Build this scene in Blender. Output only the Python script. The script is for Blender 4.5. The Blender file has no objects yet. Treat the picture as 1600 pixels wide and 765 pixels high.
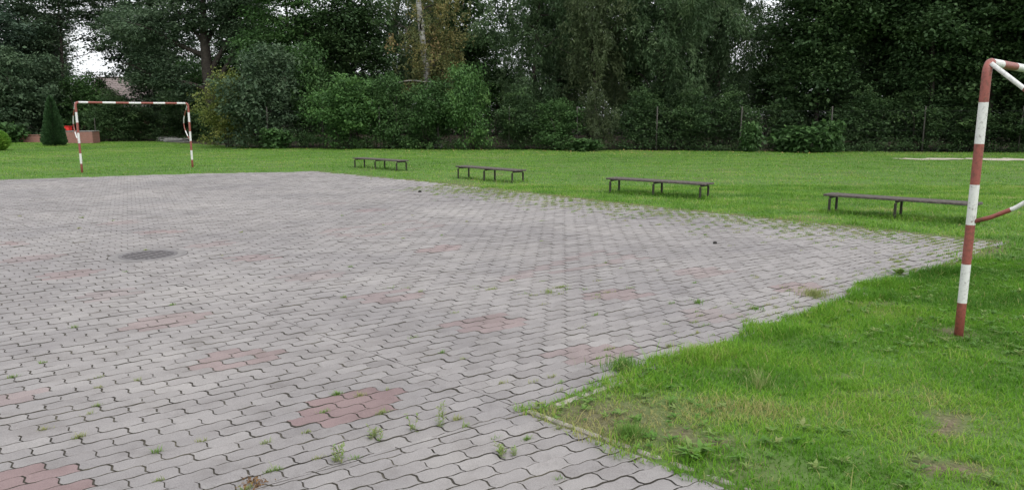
import bpy, math
import numpy as np
from mathutils import Vector, Matrix

R = math.radians
rng = np.random.default_rng(7)
sc = bpy.context.scene
COL = sc.collection

# ------------------------------------------------------------------ camera, sky, sun, exposure
EYE = 1.6
FPX, CX, CY = 1155.0, 800.0, 382.5            # lens in pixels of the 1600 px wide photograph
PITCH = math.atan(202 / FPX)
cam_d = bpy.data.cameras.new('camera')
cam = bpy.data.objects.new('camera', cam_d)
COL.objects.link(cam)
cam.location = (0, 0, EYE)
cam.rotation_euler = (R(90) - PITCH, 0, 0)
cam_d.sensor_width = 36
cam_d.lens = 36 * FPX / 1600
cam_d.clip_start, cam_d.clip_end = .05, 2000
sc.camera = cam

SUN_EL, SUN_AZ = 58, 150                      # degrees; azimuth clockwise from +Y
world = bpy.data.worlds.new('World')
sc.world = world
world.use_nodes = True
wn, wl = world.node_tree.nodes, world.node_tree.links
sky = wn.new('ShaderNodeTexSky')
sky.sky_type = 'NISHITA'
sky.sun_disc = False
sky.sun_elevation, sky.sun_rotation = R(SUN_EL), R(SUN_AZ)
sky.air_density, sky.dust_density, sky.ozone_density = 1.0, 4.0, 1.0
hs = wn.new('ShaderNodeHueSaturation')        # the overcast: the same sky with most of its blue taken out
hs.inputs['Saturation'].default_value = .16
wl.new(sky.outputs[0], hs.inputs['Color'])
veil = wn.new('ShaderNodeMix')                 # an even white cloud layer over that sky
veil.data_type = 'RGBA'
veil.inputs[0].default_value = .5
veil.inputs[7].default_value = (5.6, 5.75, 6.0, 1)
wl.new(hs.outputs[0], veil.inputs[6])
wl.new(veil.outputs[2], wn['Background'].inputs['Color'])
wn['Background'].inputs['Strength'].default_value = .15

sun_d = bpy.data.lights.new('sun', 'SUN')
sun_d.energy, sun_d.angle, sun_d.color = .55, R(40), (1, .97, .93)
sun = bpy.data.objects.new('sun', sun_d)
COL.objects.link(sun)
_el, _az = R(SUN_EL), R(SUN_AZ)
sdir = Vector((math.sin(_az) * math.cos(_el), math.cos(_az) * math.cos(_el), math.sin(_el)))
sun.rotation_euler = sdir.to_track_quat('Z', 'Y').to_euler()
sun.location = (0, 0, 30)

sc.view_settings.view_transform = 'Standard'
sc.view_settings.look = 'None'
sc.view_settings.gamma = 1
sc.view_settings.use_curve_mapping = False
sc.view_settings.exposure = 0.93
sc.cycles.use_denoising = True
sc.cycles.max_bounces = 6
sc.cycles.transparent_max_bounces = 4


def at(px, Y):
    """ground point seen in the photograph's column px at distance Y"""
    return ((px - CX) / FPX * (Y * math.cos(PITCH) + EYE * math.sin(PITCH)), Y)


# ------------------------------------------------------------------ helpers
def mesh_np(name, verts, faces_flat, starts, mats=(), mat_idx=None, smooth=False, attr=None):
    me = bpy.data.meshes.new(name)
    verts = np.asarray(verts, np.float32)
    faces_flat = np.asarray(faces_flat, np.int32)
    starts = np.asarray(starts, np.int32)
    me.vertices.add(len(verts)); me.vertices.foreach_set('co', verts.ravel())
    me.loops.add(len(faces_flat)); me.loops.foreach_set('vertex_index', faces_flat)
    me.polygons.add(len(starts)); me.polygons.foreach_set('loop_start', starts)
    if mat_idx is not None:
        me.polygons.foreach_set('material_index', np.asarray(mat_idx, np.int32))
    for m in mats:
        me.materials.append(m)
    me.update(calc_edges=True)
    me.polygons.foreach_set('use_smooth', np.full(len(starts), smooth, bool))
    if attr is not None:
        for k, v in attr.items():
            a = me.attributes.new(k, 'FLOAT', 'FACE')
            a.data.foreach_set('value', np.asarray(v, np.float32))
    me.validate()
    return me


def link(name, me, parent=None):
    o = bpy.data.objects.new(name, me)
    COL.objects.link(o)
    if parent is not None:
        o.parent = parent
    return o


def tag(o, label=None, cat=None, group=None, kind=None):
    if label: o['label'] = label
    if cat: o['category'] = cat
    if group: o['group'] = group
    if kind: o['kind'] = kind
    return o


def thing(name, label, cat, loc=(0, 0, 0), rz=0, group=None):
    o = bpy.data.objects.new(name, None)
    o.empty_display_size = .2
    COL.objects.link(o)
    o.location = loc
    o.rotation_euler = (0, 0, rz)
    return tag(o, label, cat, group)


def dup(root, loc, rz, label, scale=None, group=None):
    r = root.copy(); COL.objects.link(r)
    r.location = loc; r.rotation_euler = (0, 0, rz)
    if scale is not None: r.scale = scale
    r['label'] = label
    if group: r['group'] = group
    for ch in list(root.children):
        c = ch.copy(); COL.objects.link(c); c.parent = r
        for g in ch.children:
            d = g.copy(); COL.objects.link(d); d.parent = c
    return r


class MB:
    """collects shapes into one mesh"""
    def __init__(self):
        self.v, self.f, self.m = [], [], []

    def add(self, vs, fs, m=0):
        b = len(self.v)
        self.v += [tuple(p) for p in vs]
        self.f += [tuple(b + i for i in f) for f in fs]
        self.m += [m] * len(fs)

    def box(self, c, s, rot=None, m=0, bev=0.0):
        hx, hy, hz = s[0] / 2, s[1] / 2, s[2] / 2
        b = min(bev, hx * .45, hy * .45, hz * .45)
        if b > 0:                                # chamfered box: rings of an octagonal outline
            pts = []
            for z, i in ((-hz, b), (-hz + b, 0), (hz - b, 0), (hz, b)):
                X, Y = hx - i, hy - i
                pts += [(-X + b, -Y, z), (X - b, -Y, z), (X, -Y + b, z), (X, Y - b, z),
                        (X - b, Y, z), (-X + b, Y, z), (-X, Y - b, z), (-X, -Y + b, z)]
            fs = [tuple(range(7, -1, -1)), tuple(range(24, 32))]
            for r in range(3):
                for i in range(8):
                    j = (i + 1) % 8
                    fs.append((r * 8 + i, r * 8 + j, r * 8 + 8 + j, r * 8 + 8 + i))
        else:
            pts = [(x, y, z) for z in (-hz, hz) for x, y in ((-hx, -hy), (hx, -hy), (hx, hy), (-hx, hy))]
            fs = [(3, 2, 1, 0), (4, 5, 6, 7)] + [(i, (i + 1) % 4, (i + 1) % 4 + 4, i + 4) for i in range(4)]
        M = rot if rot is not None else Matrix.Identity(3)
        self.add([M @ Vector(p) + Vector(c) for p in pts], fs, m)

    def tube(self, path, radii, n=8, mats=None, cap=True):
        path = [Vector(p) for p in path]
        k = len(path)
        if not hasattr(radii, '__len__'): radii = [radii] * k
        b = len(self.v)
        up = None
        for i, p in enumerate(path):
            t = (path[min(i + 1, k - 1)] - path[max(i - 1, 0)]).normalized()
            if up is None:
                up = t.orthogonal().normalized()
            up = (up - t * up.dot(t)).normalized()
            w = t.cross(up)
            for j in range(n):
                a = 2 * math.pi * j / n
                self.v.append(tuple(p + (up * math.cos(a) + w * math.sin(a)) * radii[i]))
        for i in range(k - 1):
            for j in range(n):
                q = (j + 1) % n
                self.f.append((b + i * n + j, b + i * n + q, b + (i + 1) * n + q, b + (i + 1) * n + j))
                self.m.append(0 if mats is None else mats[i])
        if cap:
            self.f.append(tuple(b + j for j in range(n - 1, -1, -1))); self.m.append(0 if mats is None else mats[0])
            e = b + (k - 1) * n
            self.f.append(tuple(e + j for j in range(n))); self.m.append(0 if mats is None else mats[-1])

    def mesh(self, name, mats, smooth=False):
        me = bpy.data.meshes.new(name)
        me.from_pydata(self.v, [], self.f)
        for m in mats: me.materials.append(m)
        me.polygons.foreach_set('material_index', self.m)
        me.polygons.foreach_set('use_smooth', [smooth] * len(self.f))
        me.update()
        return me

    def build(self, name, mats, parent=None, smooth=False):
        return link(name, self.mesh(name, mats if isinstance(mats, (list, tuple)) else [mats], smooth), parent)


# ------------------------------------------------------------------ materials
def new_mat(name):
    m = bpy.data.materials.new(name)
    m.use_nodes = True
    nt = m.node_tree
    return m, nt.nodes, nt.links, nt.nodes['Principled BSDF']


def ramp(nodes, stops):
    r = nodes.new('ShaderNodeValToRGB')
    e = r.color_ramp.elements
    while len(e) < len(stops): e.new(.5)
    for i, (p, c) in enumerate(stops):
        e[i].position = p; e[i].color = (*c, 1)
    return r


def noise(nodes, links, scale, detail=4, rough=.6, coord='Object'):
    t = nodes.new('ShaderNodeTexCoord')
    n = nodes.new('ShaderNodeTexNoise')
    n.inputs['Scale'].default_value = scale
    n.inputs['Detail'].default_value = detail
    n.inputs['Roughness'].default_value = rough
    links.new(t.outputs[coord], n.inputs['Vector'])
    return n


def bump(nodes, links, src, bsdf, strength=.3, dist=.01):
    b = nodes.new('ShaderNodeBump')
    b.inputs['Strength'].default_value = strength
    b.inputs['Distance'].default_value = dist
    links.new(src, b.inputs['Height'])
    links.new(b.outputs[0], bsdf.inputs['Normal'])


def mat_noise(name, stops, scale, rough=.8, detail=5, bstr=.4, bdist=.01, spec=.3):
    m, n, l, b = new_mat(name)
    t = noise(n, l, scale, detail)
    r = ramp(n, stops)
    l.new(t.outputs['Fac'], r.inputs['Fac'])
    l.new(r.outputs[0], b.inputs['Base Color'])
    b.inputs['Roughness'].default_value = rough
    b.inputs['Specular IOR Level'].default_value = spec
    if bstr: bump(n, l, t.outputs['Fac'], b, bstr, bdist)
    return m


def mat_leaf(name, stops, rough=.55, trans=.34, spec=.22):
    """colour from the per-face value 'v' (each leaf or blade has its own), some light through"""
    m, n, l, b = new_mat(name)
    a = n.new('ShaderNodeAttribute'); a.attribute_name = 'v'
    r = ramp(n, stops)
    l.new(a.outputs['Fac'], r.inputs['Fac'])
    l.new(r.outputs[0], b.inputs['Base Color'])
    b.inputs['Roughness'].default_value = rough
    b.inputs['Specular IOR Level'].default_value = spec
    tr = n.new('ShaderNodeBsdfTranslucent')
    l.new(r.outputs[0], tr.inputs['Color'])
    mx = n.new('ShaderNodeMixShader'); mx.inputs['Fac'].default_value = trans
    l.new(b.outputs[0], mx.inputs[1]); l.new(tr.outputs[0], mx.inputs[2])
    l.new(mx.outputs[0], n['Material Output'].inputs['Surface'])
    return m


def mat_paver():
    m, n, l, b = new_mat('concrete_paver')
    a = n.new('ShaderNodeAttribute'); a.attribute_name = 'v'
    red = n.new('ShaderNodeAttribute'); red.attribute_name = 'red'
    sand = n.new('ShaderNodeAttribute'); sand.attribute_name = 'sand'
    base = ramp(n, [(0, (.182, .169, .166)), (.5, (.234, .220, .215)), (1, (.29, .275, .265))])
    l.new(a.outputs['Fac'], base.inputs['Fac'])
    rr = ramp(n, [(0, (.185, .125, .122)), (1, (.25, .18, .175))])
    l.new(a.outputs['Fac'], rr.inputs['Fac'])
    mix = n.new('ShaderNodeMix'); mix.data_type = 'RGBA'
    l.new(red.outputs['Fac'], mix.inputs[0]); l.new(base.outputs[0], mix.inputs[6]); l.new(rr.outputs[0], mix.inputs[7])
    # sand and dry moss lying on stones near the lawn
    ms = noise(n, l, 2.2, 7, .75)
    mr = ramp(n, [(.40, (0, 0, 0)), (.56, (1, 1, 1))])
    l.new(ms.outputs['Fac'], mr.inputs['Fac'])
    mm = n.new('ShaderNodeMath'); mm.operation = 'MULTIPLY'
    l.new(sand.outputs['Fac'], mm.inputs[0]); l.new(mr.outputs[0], mm.inputs[1])
    mix2 = n.new('ShaderNodeMix'); mix2.data_type = 'RGBA'
    l.new(mm.outputs[0], mix2.inputs[0]); l.new(mix.outputs[2], mix2.inputs[6])
    mix2.inputs[7].default_value = (.155, .145, .068, 1)
    # weather stains, then exposed aggregate
    st = noise(n, l, .55, 5, .62)
    sr = ramp(n, [(.3, (.76, .76, .78)), (.7, (1.1, 1.1, 1.08))])
    l.new(st.outputs['Fac'], sr.inputs['Fac'])
    mu = n.new('ShaderNodeMix'); mu.data_type = 'RGBA'; mu.blend_type = 'MULTIPLY'; mu.inputs[0].default_value = 1
    l.new(mix2.outputs[2], mu.inputs[6]); l.new(sr.outputs[0], mu.inputs[7])
    st2 = noise(n, l, 3.4, 6, .7)
    sr2 = ramp(n, [(.32, (.82, .81, .8)), (.5, (1, 1, 1)), (.72, (1.1, 1.1, 1.1))])
    l.new(st2.outputs['Fac'], sr2.inputs['Fac'])
    mu0 = n.new('ShaderNodeMix'); mu0.data_type = 'RGBA'; mu0.blend_type = 'MULTIPLY'; mu0.inputs[0].default_value = 1
    l.new(mu.outputs[2], mu0.inputs[6]); l.new(sr2.outputs[0], mu0.inputs[7])
    gr = noise(n, l, 170, 3, .7)
    g2 = ramp(n, [(.28, (.66, .66, .67)), (.5, (1, 1, 1)), (.72, (1.3, 1.3, 1.3))])
    l.new(gr.outputs['Fac'], g2.inputs['Fac'])
    mu2 = n.new('ShaderNodeMix'); mu2.data_type = 'RGBA'; mu2.blend_type = 'MULTIPLY'; mu2.inputs[0].default_value = .8
    l.new(mu0.outputs[2], mu2.inputs[6]); l.new(g2.outputs[0], mu2.inputs[7])
    l.new(mu2.outputs[2], b.inputs['Base Color'])
    b.inputs['Roughness'].default_value = .85
    b.inputs['Specular IOR Level'].default_value = .3
    bump(n, l, gr.outputs['Fac'], b, .5, .003)
    return m


def mat_paint(name, col, chip, rust=(.14, .06, .035)):
    """old gloss paint with scuffs and rust spots"""
    m, n, l, b = new_mat(name)
    t = noise(n, l, 34, 6, .75)
    r = ramp(n, [(chip, rust), (chip + .05, tuple(c * .72 for c in col)), (chip + .14, col), (.8, tuple(min(1, c * 1.12) for c in col))])
    l.new(t.outputs['Fac'], r.inputs['Fac'])
    l.new(r.outputs[0], b.inputs['Base Color'])
    b.inputs['Roughness'].default_value = .5
    bump(n, l, t.outputs['Fac'], b, .25, .002)
    return m


def mat_brick(name, c1, c2, mortar, scale):
    m, n, l, b = new_mat(name)
    t = n.new('ShaderNodeTexCoord')
    br = n.new('ShaderNodeTexBrick')
    br.inputs['Color1'].default_value = (*c1, 1); br.inputs['Color2'].default_value = (*c2, 1)
    br.inputs['Mortar'].default_value = (*mortar, 1)
    br.inputs['Scale'].default_value = scale
    mp = n.new('ShaderNodeMapping'); mp.inputs['Rotation'].default_value = (R(90), 0, 0)
    l.new(t.outputs['Object'], mp.inputs[0]); l.new(mp.outputs[0], br.inputs['Vector'])
    l.new(br.outputs['Color'], b.inputs['Base Color'])
    b.inputs['Roughness'].default_value = .9
    return m


M = {}
M['soil'] = None
M['white'] = mat_paint('white_paint', (.58, .58, .56), .335)
M['red'] = mat_paint('faded_red_paint', (.245, .068, .052), .375)
M['bench_wood'] = mat_noise('weathered_board', [(.3, (.042, .036, .031)), (.55, (.085, .073, .064)), (.75, (.15, .135, .12))], 22, .8, 6, .5, .004)
M['bench_steel'] = mat_noise('brown_painted_steel', [(.3, (.018, .016, .012)), (.6, (.035, .032, .024)), (.8, (.06, .05, .035))], 30, .6, 5, .2, .002)
M['iron'] = mat_noise('cast_iron', [(.3, (.075, .068, .07)), (.7, (.15, .14, .142))], 40, .6, 5, .3, .002)
M['collar'] = mat_noise('stained_collar', [(.3, (.13, .122, .12)), (.7, (.21, .20, .195))], 14, .85, 6, .4, .003)
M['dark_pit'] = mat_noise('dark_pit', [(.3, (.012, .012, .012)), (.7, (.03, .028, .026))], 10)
M['concrete'] = mat_noise('old_concrete', [(.3, (.20, .18, .15)), (.6, (.32, .30, .26)), (.8, (.40, .38, .34))], 25, .9, 6, .5, .004)
M['joint'] = mat_noise('joint_sand', [(.3, (.045, .041, .035)), (.52, (.078, .071, .058)), (.72, (.135, .124, .092))], 2.5, .95, 6, .5, .004)
M['sand'] = mat_noise('pale_sand', [(.3, (.26, .23, .18)), (.6, (.42, .38, .32)), (.8, (.52, .48, .42))], 6, .95, 6, .5, .01)
M['bark'] = mat_noise('dark_bark', [(.3, (.022, .018, .015)), (.6, (.05, .042, .035)), (.8, (.085, .075, .065))], 9, .9, 6, .8, .03)
M['fence_steel'] = mat_noise('grey_green_steel', [(.3, (.035, .032, .028)), (.7, (.075, .07, .06))], 20, .7)
M['wire'] = mat_noise('dull_wire', [(.3, (.03, .035, .03)), (.7, (.06, .065, .058))], 20, .7)
M['brick'] = mat_brick('red_brick', (.20, .075, .055), (.26, .11, .08), (.24, .21, .19), 6)
M['roof'] = mat_noise('brown_roof_tiles', [(.3, (.15, .12, .115)), (.6, (.23, .19, .18)), (.8, (.30, .25, .24))], 5, .85, 6, .6, .02)
M['plaster'] = mat_noise('pink_brown_render', [(.3, (.25, .14, .11)), (.7, (.33, .2, .16))], 3, .9)
M['glass'] = mat_noise('dark_window', [(.3, (.02, .025, .03)), (.7, (.05, .055, .06))], 2, .15, 2, 0)
M['red_plastic'] = mat_noise('red_plastic', [(.3, (.5, .02, .02)), (.7, (.62, .04, .035))], 5, .4, 2, 0)
M['board'] = mat_noise('grey_boards', [(.3, (.12, .12, .115)), (.7, (.27, .265, .25))], 7, .85)
M['dry_leaf'] = mat_leaf('dry_leaf', [(0, (.10, .045, .02)), (.5, (.28, .17, .06)), (1, (.46, .38, .16))], .7, .15)

mb_, n, l, b = new_mat('birch_bark')
t1 = noise(n, l, 3.2, 6, .7)
mp = n.new('ShaderNodeMapping'); mp.inputs['Scale'].default_value = (1, 1, 3.5)
tc = [x for x in n if x.type == 'TEX_COORD'][0]
l.new(tc.outputs['Object'], mp.inputs[0]); l.new(mp.outputs[0], t1.inputs['Vector'])
r1 = ramp(n, [(.38, (.045, .04, .035)), (.5, (.25, .24, .22)), (.72, (.40, .39, .36))])
l.new(t1.outputs['Fac'], r1.inputs['Fac']); l.new(r1.outputs[0], b.inputs['Base Color'])
b.inputs['Roughness'].default_value = .8
M['birch_bark'] = mb_

M['grass'] = mat_leaf('grass_blade', [(0, (.065, .165, .018)), (.45, (.125, .275, .028)), (.8, (.215, .36, .048)), (1, (.36, .34, .15))], .5, .45, .25)
M['grass_near'] = mat_leaf('lush_grass_blade', [(0, (.055, .15, .014)), (.45, (.115, .275, .022)), (.8, (.205, .37, .04)), (1, (.34, .32, .13))], .55, .45, .12)
M['weed'] = mat_leaf('weed_leaf', [(0, (.075, .18, .03)), (.5, (.13, .26, .045)), (1, (.30, .30, .13))], .5, .4)
M['leaf_dark'] = mat_leaf('dark_green_leaf', [(0, (.028, .058, .022)), (.5, (.057, .108, .040)), (1, (.10, .17, .06))], .55, .36, .2)
M['leaf_blue'] = mat_leaf('blue_green_leaf', [(0, (.036, .066, .044)), (.5, (.065, .108, .07)), (1, (.11, .165, .11))])  # lightened: the open garden's extra light is put into this leaf colour
M['leaf_old'] = mat_leaf('old_tree_leaf', [(0, (.038, .07, .038)), (.5, (.075, .122, .064)), (1, (.125, .18, .10))], .55, .36, .2)  # raised tone too, carrying the stronger light on the open garden trees
M['leaf_willow'] = mat_leaf('willow_leaf', [(0, (.036, .068, .03)), (.5, (.070, .12, .052)), (1, (.13, .19, .09))], .55, .36, .2)
M['leaf_mid'] = mat_leaf('mid_green_leaf', [(0, (.03, .065, .02)), (.5, (.055, .12, .035)), (1, (.09, .17, .05))])
M['leaf_bright'] = mat_leaf('bright_green_leaf', [(0, (.035, .085, .025)), (.5, (.065, .145, .038)), (1, (.11, .215, .055))])
M['leaf_olive'] = mat_leaf('olive_leaf', [(0, (.042, .062, .028)), (.5, (.075, .105, .046)), (1, (.13, .165, .075))])
M['leaf_birch'] = mat_leaf('yellowing_leaf', [(0, (.07, .09, .034)), (.45, (.14, .155, .055)), (.75, (.25, .215, .08)), (1, (.24, .155, .085))])
M['leaf_yellow'] = mat_leaf('yellow_green_leaf', [(0, (.09, .13, .03)), (.5, (.16, .20, .05)), (1, (.26, .27, .08))])
M['thuja'] = mat_leaf('thuja_spray', [(0, (.022, .055, .02)), (.5, (.035, .08, .028)), (1, (.05, .105, .04))])
M['thuja_gold'] = mat_leaf('golden_thuja_spray', [(0, (.07, .17, .02)), (.5, (.12, .25, .03)), (1, (.2, .33, .05))])
M['paver'] = mat_paver()

# ground: green turf seen between the blades, with worn earth showing through
gm, n, l, b = new_mat('turf_ground')
ga = noise(n, l, 1.3, 6, .65)
gb = noise(n, l, 14, 5, .7)
li = n.new('ShaderNodeAttribute'); li.attribute_name = 'litter'
gr = ramp(n, [(.28, (.11, .10, .05)), (.38, (.075, .12, .032)), (.55, (.085, .16, .038)), (.75, (.12, .19, .05))])
mxg = n.new('ShaderNodeMath'); mxg.operation = 'MULTIPLY_ADD'; mxg.inputs[1].default_value = .5
hf = n.new('ShaderNodeMath'); hf.operation = 'MULTIPLY'; hf.inputs[1].default_value = .5
l.new(ga.outputs['Fac'], mxg.inputs[0]); l.new(gb.outputs['Fac'], hf.inputs[0]); l.new(hf.outputs[0], mxg.inputs[2])
l.new(mxg.outputs[0], gr.inputs['Fac'])
ba = n.new('ShaderNodeAttribute'); ba.attribute_name = 'bare'
gc = noise(n, l, 45, 5, .7)
er = ramp(n, [(.3, (.055, .042, .028)), (.55, (.13, .105, .07)), (.75, (.24, .21, .14))])
l.new(gc.outputs['Fac'], er.inputs['Fac'])
gx_ = n.new('ShaderNodeMix'); gx_.data_type = 'RGBA'
l.new(ba.outputs['Fac'], gx_.inputs[0]); l.new(gr.outputs[0], gx_.inputs[6]); l.new(er.outputs[0], gx_.inputs[7])
lr = ramp(n, [(.3, (.022, .018, .013)), (.6, (.05, .04, .028)), (.8, (.08, .065, .04))])
l.new(gb.outputs['Fac'], lr.inputs['Fac'])
gl_ = n.new('ShaderNodeMix'); gl_.data_type = 'RGBA'
l.new(li.outputs['Fac'], gl_.inputs[0]); l.new(gx_.outputs[2], gl_.inputs[6]); l.new(lr.outputs[0], gl_.inputs[7])
l.new(gl_.outputs[2], b.inputs['Base Color'])
b.inputs['Roughness'].default_value = .95
b.inputs['Specular IOR Level'].default_value = .1
bump(n, l, gb.outputs['Fac'], b, .6, .02)
M['turf'] = gm

# ------------------------------------------------------------------ ground sheet and paving outline
A_, B_, C_, D_ = (.07, 3.82), (6.27, 9.27), (-5.75, 21.55), (-12.93, 18.67)
E_ = (3.3, .75)                                  # the kerb runs from A_ towards here
COURT = np.array([A_, B_, (2.30, 13.18), (-1.51, 17.44), C_, (-9.66, 20.31), D_, (-19, 16.2), (-8, 3.5), (-5, .6), (E_[0], E_[1])])


def inside(P, poly=COURT):
    x, y = P[..., 0], P[..., 1]
    c = np.zeros(x.shape, bool)
    n_ = len(poly)
    for i in range(n_):
        x1, y1 = poly[i]; x2, y2 = poly[(i + 1) % n_]
        k = ((y1 > y) != (y2 > y)) & (x < (x2 - x1) * (y - y1) / (y2 - y1 + 1e-12) + x1)
        c ^= k
    return c


def edge_dist(P, poly=COURT):
    d = np.full(P.shape[:-1], 1e9)
    n_ = len(poly)
    for i in range(n_):
        a = np.array(poly[i]); b2 = np.array(poly[(i + 1) % n_])
        ab = b2 - a
        t = np.clip(((P - a) @ ab) / (ab @ ab), 0, 1)
        q = a + t[..., None] * ab
        d = np.minimum(d, np.hypot(P[..., 0] - q[..., 0], P[..., 1] - q[..., 1]))
    return d


def wav(x, y, s, seed):
    """cheap smooth noise, about -1..1"""
    r2 = np.random.default_rng(seed)
    o = np.zeros(np.shape(x))
    for k in range(7):
        a = r2.uniform(0, 2 * math.pi); f = s * r2.uniform(.5, 2.0)
        o = o + np.sin((x * math.cos(a) + y * math.sin(a)) * f + r2.uniform(0, 6.28)) / 3.2
    return o


def ground_z(x, y):
    P = np.stack([x, y], -1)
    d = edge_dist(P)
    ins = inside(P)
    w = np.clip(d / .5, 0, 1)
    z = .012 + w * (.016 * wav(x, y, 1.6, 1) + .004)
    return np.where(ins, -.022, z)


def wood_line(x):
    """distance at which the lawn ends and the floor of the wood begins"""
    return np.where(x > -12.5, 36.6 - .133 * (x + 12.5), 36.6 - .95 * (x + 12.5)).clip(0, 46)


def bare_amount(x, y):
    """0..1 where the turf is worn to earth"""
    b_ = np.clip((wav(x, y, 2.3, 21) + .6 * wav(x, y, 6, 22) - .85) / .45, 0, 1) * np.where(y < 7, .25, .3)
    de_ = edge_dist(np.stack([x, y], -1))
    b_ = np.maximum(b_, np.where((y > 7.5) & (x > -6), .8 * np.clip(1.6 - de_ / .10 + .6 * wav(x, y, 7, 24), 0, 1), 0))
    for px_, py_, r_x, r_y, a_ in ((2.33, 3.72, .16, .10, 1), (2.27, 3.58, .16, .07, .9), (1.95, 3.16, .17, .09, 1), (2.04, 4.08, .14, .05, .7), (2.0, 4.36, .13, .06, .8),
                                   (.97, 3.42, .20, .06, 1), (.80, 3.50, .16, .07, .9), (1.05, 3.08, .22, .10, .5), (3.1, 6.1, .24, .10, .7), (1.42, 4.46, .1, .05, .6), (.62, 3.64, .14, .1, .6)):
        b_ = np.maximum(b_, a_ * np.clip(1.5 - 1.1 * np.hypot((x - px_) / r_x, (y - py_) / r_y) + .5 * wav(x, y, 22, 23), 0, 1))
    b_ = np.maximum(b_, np.clip(1.15 - np.hypot(x - .42, y - 3.72) / .62, 0, 1) * .8)
    b_ = np.maximum(b_, np.clip(1.3 - np.hypot(x - 3.27, y - 5.28) / .16, 0, 1))
    return b_


def axis(lo, hi, c, fine, grow):
    out = [c]; s = fine
    while out[-1] < hi:
        if out[-1] - c > 8: s *= grow
        out.append(out[-1] + s)
    s = fine; left = [c]
    while left[-1] > lo:
        if c - left[-1] > 8: s *= grow
        left.append(left[-1] - s)
    return np.array(left[:0:-1] + out)


gx, gy = axis(-700, 700, 1, .13, 1.045), axis(-300, 900, 6, .13, 1.045)
GX, GY = np.meshgrid(gx, gy)
GZ = ground_z(GX, GY)
nx, ny = len(gx), len(gy)
ii = (np.arange(ny - 1)[:, None] * nx + np.arange(nx - 1)[None]).ravel()
quads = np.stack([ii, ii + 1, ii + nx + 1, ii + nx], 1)
me = mesh_np('ground', np.stack([GX, GY, GZ], -1).reshape(-1, 3), quads.ravel(), np.arange(len(quads)) * 4, [M['turf']], smooth=True)
bare_at = me.attributes.new('bare', 'FLOAT', 'POINT')
bare_at.data.foreach_set('value', bare_amount(GX.ravel(), GY.ravel()).astype(np.float32))
lit_at = me.attributes.new('litter', 'FLOAT', 'POINT')
lit_at.data.foreach_set('value', np.clip((GY - wood_line(GX)).ravel() / .6, 0, 1).astype(np.float32))
ground = tag(link('ground', me), kind='structure')

bed = MB()
bed.add([(x, y, -.0075) for x, y in COURT], [tuple(range(len(COURT)))])
tag(bed.build('paving_bed', M['joint']), kind='structure')

# ------------------------------------------------------------------ pavers: wavy-edged stones in running bond
PL, PW = .21, .105
def basis(a1, a2):
    e1 = np.array([math.cos(R(a1)), math.sin(R(a1))]); e2 = np.array([math.cos(R(a2)), math.sin(R(a2))])
    return e1, e2, np.linalg.inv(np.stack([e1, e2], 1))


E1, E2, INV = basis(35.8, -43.6)                  # along the rows, and across them along the seam
Z1, Z2, _z = basis(31, -48.5)                     # the yard paving by the kerb is laid at a slightly other angle
SEAM = .5 * ((INV @ np.array([-1.4, 5.22]))[0] + (INV @ np.array([-5.2, 8.95]))[0])
SEAM_N = np.array([-E2[1], E2[0]])
SEAM_N = SEAM_N if SEAM_N @ E1 > 0 else -SEAM_N
#                                       # straight joint across the rows
GRATE = np.array([-4.24, 8.47]); GRATE_R = .325


def tri(t):
    """rounded zigzag, period 1, zero at whole numbers"""
    return (np.sin(2 * math.pi * t) - .11 * np.sin(6 * math.pi * t)) * .92


def paver_outline(fine):
    a, as_ = .0046, .0085
    k = 8 if fine else 4
    ks = 4 if fine else 2
    s = np.linspace(0, PL, k * 2 + 1)[:-1]
    bot = np.stack([s, a * tri(s / PW)], 1)
    r = np.linspace(0, PW, ks * 2 + 1)[:-1]
    right = np.stack([PL + as_ * tri(r / PW), r], 1)
    top = np.stack([(PL - s), PW + a * tri((PL - s) / PW)], 1)
    left = np.stack([as_ * tri((PW - r) / PW), PW - r], 1)
    return np.concatenate([bot, right, top, left]) - np.array([PL / 2, PW / 2])


OUT_F, OUT_C = paver_outline(True), paver_outline(False)


def clip_half(poly, p, n_):
    """keep the side where (q-p).n_ >= 0"""
    d = (poly - p) @ n_
    if (d >= 0).all(): return poly
    if (d < 0).all(): return None
    o = []
    for i in range(len(poly)):
        j = (i + 1) % len(poly)
        if d[i] >= 0: o.append(poly[i])
        if (d[i] >= 0) != (d[j] >= 0):
            t = d[i] / (d[i] - d[j]); o.append(poly[i] + t * (poly[j] - poly[i]))
    return np.array(o) if len(o) >= 3 else None


PATCH = [(-.876, 3.911), (-1.819, 4.739), (-2.771, 5.681), (-3.603, 6.534), (-4.594, 7.415), (-5.512, 8.28),
         (-.191, 5.626), (-1.125, 6.486), (-2.01, 7.323), (-2.933, 8.318), (-3.848, 9.219), (-4.895, 10.156),
         (.589, 4.833), (1.679, 5.874), (.959, 6.534), (1.993, 7.51), (-.861, 8.899), (-3.02, 3.93), (-2.25, 3.02),
         (2.682, 6.787), (-5.9, 11.1), (-6.5, 9.2), (-2.4, 12.6), (-3.4, 13.6)]
RLINES = [((-.064, 7.174), (.534, 7.542)), ((.534, 7.542), (1.467, 8.318)), ((1.467, 8.318), (.998, 8.725)), ((.998, 8.725), (-.064, 7.174)),
          ((-2.685, 10.213), (-2.057, 9.77)), ((-2.057, 9.77), (-1.042, 10.825)), ((-1.042, 10.825), (-1.58, 11.298)), ((-2.685, 10.213), (-1.58, 11.298))]


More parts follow.
